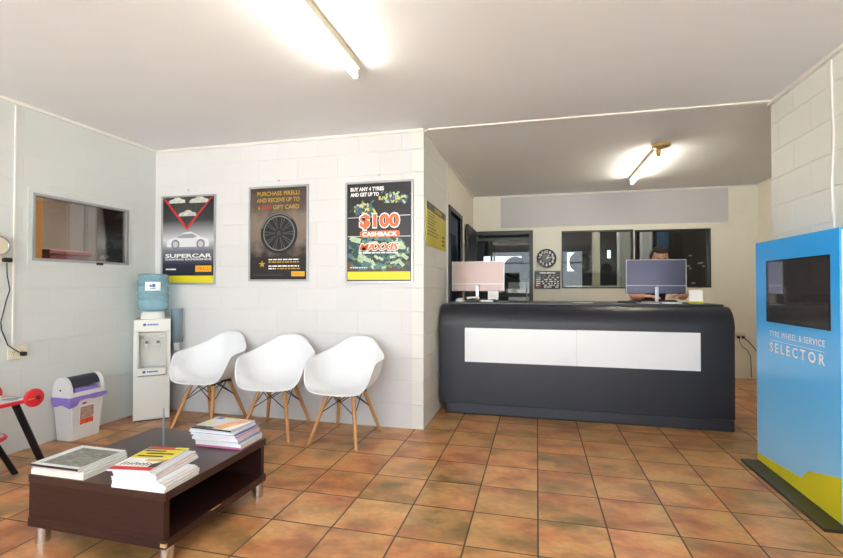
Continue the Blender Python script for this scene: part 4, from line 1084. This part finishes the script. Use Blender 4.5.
for sx in (-1, 1):
    for sy in (-1, 1):
        a = Vector((sx*.112, sy*.10, .366)); b_ = Vector((sx*.202, sy*.232+.0, 0)); top[sx, sy] = a; ft[sx, sy] = b_
        MB().tube([b_, b_+(a-b_)*.5, a], [.0115, .0155, .0165], 14).build('leg', M['beech'], chair, True)
mb = MB()
keys = [(-1, -1), (1, -1), (1, 1), (-1, 1)]
for i in range(4):
    a, b_ = keys[i], keys[(i+1) % 4]
    pa, pb = top[a]+(ft[a]-top[a])*.38, top[b_]+(ft[b_]-top[b_])*.38
    ta, tb = top[a]+Vector((0, 0, .006)), top[b_]+Vector((0, 0, .006))
    ia = (ta*.75+tb*.25)*1; ib = (ta*.25+tb*.75)*1
    mb.tube([pa, (tb*.82+ta*.18)], .0038, 8); mb.tube([pb, (ta*.82+tb*.18)], .0038, 8)
    mb.tube([ta, tb], .0045, 8)
mb.tube([top[-1, -1], Vector((0, 0, .374)), top[1, 1]], .0045, 8).tube([top[1, -1], Vector((0, 0, .374)), top[-1, 1]], .0045, 8)
mb.build('wire_brace', M['wire'], chair, True)
mb = MB()
for q in top.values(): mb.tube([q+Vector((0, 0, -.004)), q+Vector((0, 0, .016))], .019, 12)
mb.build('rubber_mount', M['black'], chair, True)
chair.location = (-2.805, 3.53, 0); chair.rotation_euler = (0, 0, radians(-2))
c2 = copy_tree(chair); c2.location = (-2.105, 3.462, 0); c2.rotation_euler = (0, 0, radians(6)); c2['label'] = 'white moulded armchair on beech legs, middle one of the row'
c3 = copy_tree(chair); c3.location = (-1.486, 3.462, 0); c3.rotation_euler = (0, 0, radians(-4)); c3['label'] = 'white moulded armchair on beech legs, under the cashback poster'

# ------------------------------------------------------------------ coffee table
ct = thing('coffee_table', 'low dark wood coffee table with open shelf and chrome feet', 'coffee table', (-1.935, 2.045, 0), -.012)
w2, d2 = .393, .372
MB().box(-w2, -d2, .292, w2, d2, .33, .002).build('top', M['wood_t'], ct)
MB().box(-w2, -d2, .085, w2, d2, .125, .002).build('bottom_board', M['wood_d'], ct)
MB().box(-w2+.004, -d2+.003, .1252, w2-.012, -d2+.035, .2918).build('end_panel', M['wood_d'], ct)
MB().box(-w2+.004, d2-.035, .1252, w2-.012, d2-.003, .2918).build('end_panel', M['wood_d'], ct)
MB().box(-.02, -d2+.036, .1252, .012, d2-.036, .2918).build('divider', M['wood_d'], ct)
for sx in (-1, 1):
    for sy in (-1, 1):
        MB().tube([(sx*(w2-.036), sy*(d2-(.045 if sy < 0 else .025)), 0), (sx*(w2-.036), sy*(d2-(.045 if sy < 0 else .025)), .0848)], .030, 24).build('foot', M['chrome'], ct, True, angle=.8)
MB().box(w2-.028, -d2-.0012, .0935, w2+.0012, -d2+.012, .1115, .003).box(w2-.004, -.09, .121, w2+.001, -.02, .1258, .001).build('chipped_edge', M['chip'], ct)
# upright card holder edge-on
tag(MB().box(-.006, -.09, 0, .006, .06, .19, .002, Matrix.Translation((-2.03, 2.17, .3305)) @ Matrix.Rotation(radians(43), 4, 'Z')).build('card_holder', M['acrylic']), 'thin clear plastic card holder standing upright on the coffee table', 'card holder')

# magazines
covmat = {}
def cm(rgb, var=.05, scale=12):
    key = (rgb, var)
    if key not in covmat: covmat[key] = mat('magazine_cover', rgb, .3, var=var, scale=scale)
    return covmat[key]
def magazine(label, x, y, z, rz, w_, d_, th, cover, spine, group, name='magazine', spine_side='-y'):
    t = thing(name, label, 'magazine', (x, y, z), rz, group)
    c_ = .0012
    MB().box(-w_/2+.002, -d_/2+.0015, c_, w_/2-.002, d_/2-.002, th-c_).build('pages', M['pages'], t)
    MB().box(-w_/2, -d_/2, 0, w_/2, d_/2, c_).box(-w_/2, -d_/2, th-c_, w_/2, d_/2, th).build('cover', cover, t)
    MB().box(-w_/2, -d_/2-.0008, 0, w_/2, -d_/2+.0013, th).build('spine', spine, t)
    return t
ordn = ['bottom', 'second', 'third', 'fourth', 'fifth', 'sixth', 'seventh', 'eighth', 'ninth', 'tenth']
W_ = (226, 226, 226)
G = 'magazines on the coffee table'
def stack(where, cx, cy, items, seed):
    z = .3305; rr = random.Random(seed); n = len(items); last = None
    for i, (th, w_, d_, dx, dy, rz, cov, sp, desc) in enumerate(items):
        if i == 0: lab = f'{desc} at the bottom of the {where} stack'
        elif i == n-1: lab = f'{desc} on top of the {where} stack'
        else: lab = f'{desc}, {ordn[i]} from bottom of the {where} stack'
        last = magazine(lab, cx+dx, cy+dy, z, rz, w_, d_, th, cm(cov), cm(sp), G); z += th+.0003
        if 'orange-cornered' in desc: part_flat('orange_corner', [rect(-w_/2, -d_/2, -w_/2+.06, -d_/2+.05)], M['orange'], last, AX((0, 0, th), (1, 0, 0), (0, 1, 0), (0, 0, 1)), .0001)
    return last, items[-1][0]
A, thA = stack("front left coffee table", -2.165, 1.80, [
    (.024, .31, .235, .0, .0, .0, (226, 220, 196), (232, 228, 212), 'thick cream-spined magazine'),
    (.011, .30, .235, .0, .003, .01, W_, (232, 222, 222), 'white magazine with pinkish spine'),
    (.007, .285, .25, .0, .0, .0, (206, 206, 204), (196, 180, 184), 'thin grey magazine'),
    (.010, .285, .255, -.005, -.002, -.005, (226, 230, 232), (30, 26, 30), 'white-bordered landscape photo magazine')], 1)
PT = AX((0, 0, thA), (1, 0, 0), (0, 1, 0), (0, 0, 1))
part_flat('cover_photo', [rect(-.115, -.105, .135, .10)], mat('landscape_photo_print', (122, 122, 112), .35, var=.55, scale=26, stretch=(1, 2.4, 1)), A, PT, .0004)
part_flat('pale_sky_print', [rect(-.142, -.10, -.10, .11)], cm((214, 220, 228)), A, PT, .0006)
B, thB = stack("front right coffee table", -1.688, 1.768, [
    (.014, .275, .215, .0, .0, .02, W_, (240, 242, 246), 'thick white magazine'),
    (.012, .275, .215, .002, .002, .03, W_, (236, 240, 246), 'white magazine with plain spine'),
    (.011, .272, .21, -.003, .0, .0, W_, (240, 240, 244), 'white glossy magazine'),
    (.006, .265, .21, -.012, .0, -.03, (226, 226, 230), (226, 226, 230), 'orange-cornered white magazine'),
    (.010, .215, .275, -.025, .035, .05, (222, 228, 232), (228, 232, 238), 'pale grey-blue magazine'),
    (.008, .215, .275, -.03, .035, .08, (236, 196, 198), (240, 226, 226), 'pink-edged magazine'),
    (.008, .21, .28, -.04, .04, .10, (206, 210, 216), (214, 218, 224), 'grey magazine'),
    (.009, .205, .285, -.075, .04, .14, (240, 240, 238), (214, 214, 220), 'yellow magazine with red front band')], 2)
PT = AX((0, 0, thB), (1, 0, 0), (0, 1, 0), (0, 0, 1))
part_flat('red_band', [rect(-.10, -.143, .10, -.105), rect(-.10, .118, .04, .143)], M['red'], B, PT, .0004)
part_flat('yellow_band', [rect(-.10, -.005, .10, .105), rect(.045, .110, .10, .143)], M['yellow'], B, PT, .0004)
part_flat('dark_print', [rect(-.08, .012, .05, .028), rect(-.06, .045, .08, .062), rect(-.09, .078, .02, .094), rect(-.1, .106, .1, .117), [(.06, -.105), (.1, -.105), (.1, -.08), (.095, -.03), (.06, -.07)]], M['inkblack'], B, PT, .0007)
sc = []
for i in range(9):
    x = -.085+i*.018
    sc += [[(x, -.092), (x+.006, -.092), (x+.012, -.052-(.012 if i % 3 else 0)), (x+.006, -.052-(.012 if i % 3 else 0))], [(x+.004, -.08+.012*(i % 2)), (x+.018, -.074), (x+.018, -.068), (x+.004, -.073+.012*(i % 2))]]
part_flat('script_title', sc, M['inkblack'], B, PT, .0004)
part_flat('picture_print', [rect(.0, -.04, .1, -.008)], cm((196, 160, 90), .4, 40), B, PT, .0004)
Cc, thC = stack("far coffee table", -1.715, 2.29, [
    (.012, .285, .205, .015, .01, .0, (222, 120, 150), (206, 120, 160), 'pink-spined magazine'),
    (.018, .285, .205, .018, .008, .01, W_, (240, 240, 244), 'thick white magazine'),
    (.008, .28, .21, .01, .01, -.02, (90, 110, 170), (226, 226, 232), 'blue and white magazine'),
    (.014, .285, .21, -.005, .01, .02, W_, (238, 238, 240), 'square-spined white magazine'),
    (.009, .28, .21, .0, .012, -.03, (226, 150, 170), (240, 228, 232), 'rose-edged white magazine'),
    (.012, .285, .215, -.012, .01, -.02, (70, 92, 160), (224, 226, 234), 'white magazine with blue edge'),
    (.008, .285, .21, -.03, .015, .0, W_, (236, 232, 232), 'white left-poking magazine'),
    (.008, .27, .21, -.035, .02, -.04, (214, 216, 218), (206, 206, 210), 'light grey magazine'),
    (.007, .265, .21, -.03, .02, -.06, (196, 198, 202), (22, 22, 24), 'black-spined orange magazine')], 3)
PT = AX((0, 0, thC), (1, 0, 0), (0, 1, 0), (0, 0, 1))
part_flat('orange_print', [[(-.02, -.09), (.06, -.095), (.115, .08), (.04, .09)]], cm((226, 160, 100), .15, 20), Cc, PT, .0004)
part_flat('white_stripe', [[(.062, -.095), (.12, -.098), (.13, .08), (.117, .08)]], M['paper'], Cc, PT, .0004)
part_flat('yellow_print', [[(-.12, -.02), (-.08, -.02), (-.08, .02), (-.12, .02)], [(-.06, .07), (-.02, .07), (-.01, .1), (-.05, .1)]], M['yellow'], Cc, PT, .0006)
part_flat('blue_print', [[(-.11, .06), (-.07, .06), (-.07, .1), (-.11, .1)]], cm((60, 96, 190)), Cc, PT, .0006)
part_flat('dark_print', [rect(-.13, -.10, .0, -.075)], M['inkblack'], Cc, PT, .0006)

# ------------------------------------------------------------------ children's table and stool
kt = thing('kids_table', 'low red children\'s table with wheel corners and black legs at the left'.replace("children's", "childs"), 'table', (-3.37, 1.955, 0))
kx0, ky0 = -3.37, 1.97
MB().box(-.175, -.37, .462, .175, .37, .484, .006).build('tabletop', M['redplastic'], kt)
def comic_mat():
    m, n, l, p = nt('printed_tabletop'); tc = n.new('ShaderNodeTexCoord'); v = n.new('ShaderNodeTexVoronoi'); v.inputs['Scale'].default_value = 11
    l.new(tc.outputs['Object'], v.inputs['Vector']); cr = n.new('ShaderNodeValToRGB'); cr.color_ramp.interpolation = 'CONSTANT'
    e = cr.color_ramp.elements
    for pos, c in ((.3, (30, 30, 34)), (.45, (176, 196, 206)), (.6, (222, 222, 220)), (.75, (150, 140, 110)), (.88, (86, 120, 150))):
        q = e.new(pos); q.color = srgb(*c)
    e[0].color = srgb(206, 206, 200); e[-1].color = srgb(230, 230, 226)
    sx = n.new('ShaderNodeSeparateXYZ'); l.new(v.outputs['Color'], sx.inputs[0]); l.new(sx.outputs[0], cr.inputs['Fac']); l.new(cr.outputs['Color'], p.inputs['Base Color'])
    p.inputs['Roughness'].default_value = .3; return m
M['comic'] = comic_mat()
MB().box(-.155, -.35, .4842, .155, .35, .4865).build('printed_panel', M['comic'], kt)
for sx in (-1, 1):
    for sy in (-1, 1):
        wh = MB().lathe([(0, -.017), (.046, -.017), (.057, -.011), (.060, 0), (.057, .011), (.046, .017), (0, .017)], 32, AX((sx*.185, sy*.365, .488), (0, 1, 0), (0, 0, 1), (1, 0, 0))).build('corner_wheel', M['redplastic'], kt, True)
        MB().lathe([(.014, 0), (.014, .006), (0, .008)], 16, AX((sx*(.185+.017), sy*.365+.012, .488), (0, 1, 0), (0, 0, 1), (sx, 0, 0))).build('hub', mat('dark_red_hub', (120, 22, 32), .4) if 'dark_red_hub' not in bpy.data.materials else bpy.data.materials['dark_red_hub'], wh)
        part_flat('yellow_mark', [rect(-.05, -.006, -.012, .002)], M['gold'], wh, AX((sx*.2025, sy*.365, .488), (0, sx, 0), (0, 0, 1), (sx, 0, 0)), .0002)
        a = Vector((sx*.155, sy*.275, .461)); b_ = Vector((sx*.165, sy*(.452 if sx > 0 else .23), 0))
        d_ = (a-b_).normalized()
        MB().tube([b_, a], .021, 14).build('leg', M['black_s'], kt, True)
st = thing('kids_stool', 'small round stool with red rim and black legs below the red table', 'stool', (-3.30, 2.065, 0))
MB().lathe([(0, .262), (.14, .262), (.15, .268), (.152, .276), (.146, .284), (.13, .286)], 36).build('seat_rim', M['redplastic'], st, True)
MB().lathe([(.131, .282), (.131, .2868), (0, .2868)], 36).build('seat_print', M['comic'], st)
for k_ in range(4):
    a = radians(84)+k_*pi/2
    MB().tube([(.215*cos(a), .215*sin(a), 0), (.09*cos(a), .09*sin(a), .2615)], .017, 12).build('leg', M['black_s'], st, True)

# ------------------------------------------------------------------ light
wd = bpy.data.worlds.new('World'); S.world = wd; wd.use_nodes = True
bg = wd.node_tree.nodes['Background']; bg.inputs['Color'].default_value = (.80, .90, 1.0, 1); bg.inputs['Strength'].default_value = 4.2
def portal(nm, loc, sx, sy, rot):
    l = bpy.data.lights.new(nm, 'AREA'); l.shape = 'RECTANGLE'; l.size = sx; l.size_y = sy; l.cycles.is_portal = True
    o = bpy.data.objects.new(nm, l); COL.objects.link(o); o.location = loc; o.rotation_euler = rot
portal('shopfront_portal', (-.97, FY-.02, 1.25), 4.95, 2.34, (pi/2, 0, pi))
sl = bpy.data.lights.new('sun', 'SUN'); sl.energy = 30; sl.angle = .02; sl.color = (1, .96, .9)
so = bpy.data.objects.new('sun', sl); COL.objects.link(so); so.rotation_euler = (radians(-18), radians(6), 0)
def room_fill(nm, loc, w_, sx, sy, col=(1, .95, .88)):  # unseen fill light added to a room beyond
    l = bpy.data.lights.new(nm, 'AREA'); l.shape = 'RECTANGLE'; l.size = sx; l.size_y = sy; l.energy = w_; l.color = col
    o = bpy.data.objects.new(nm, l); COL.objects.link(o); o.location = loc
room_fill('workshop_fill', (.8, 8.1, 3.6), 120, 2.4, .3)  # added fill, brightens the pillar faces
room_fill('side_room_fill', (-4.6, 4.2, 2.55), 55, .6, .3)  # added fill for the room behind the left window
room_fill('store_room_fill', (-2.2, 5.3, 2.55), 25, .3, .3)  # added fill beyond the corridor doorway
vs = S.view_settings; vs.view_transform = 'Standard'; vs.look = 'None'; vs.gamma = 1; vs.use_curve_mapping = False; vs.exposure = .5
S.cycles.use_denoising = True
S.cycles.max_bounces = 10; S.cycles.diffuse_bounces = 6; S.cycles.sample_clamp_indirect = 8
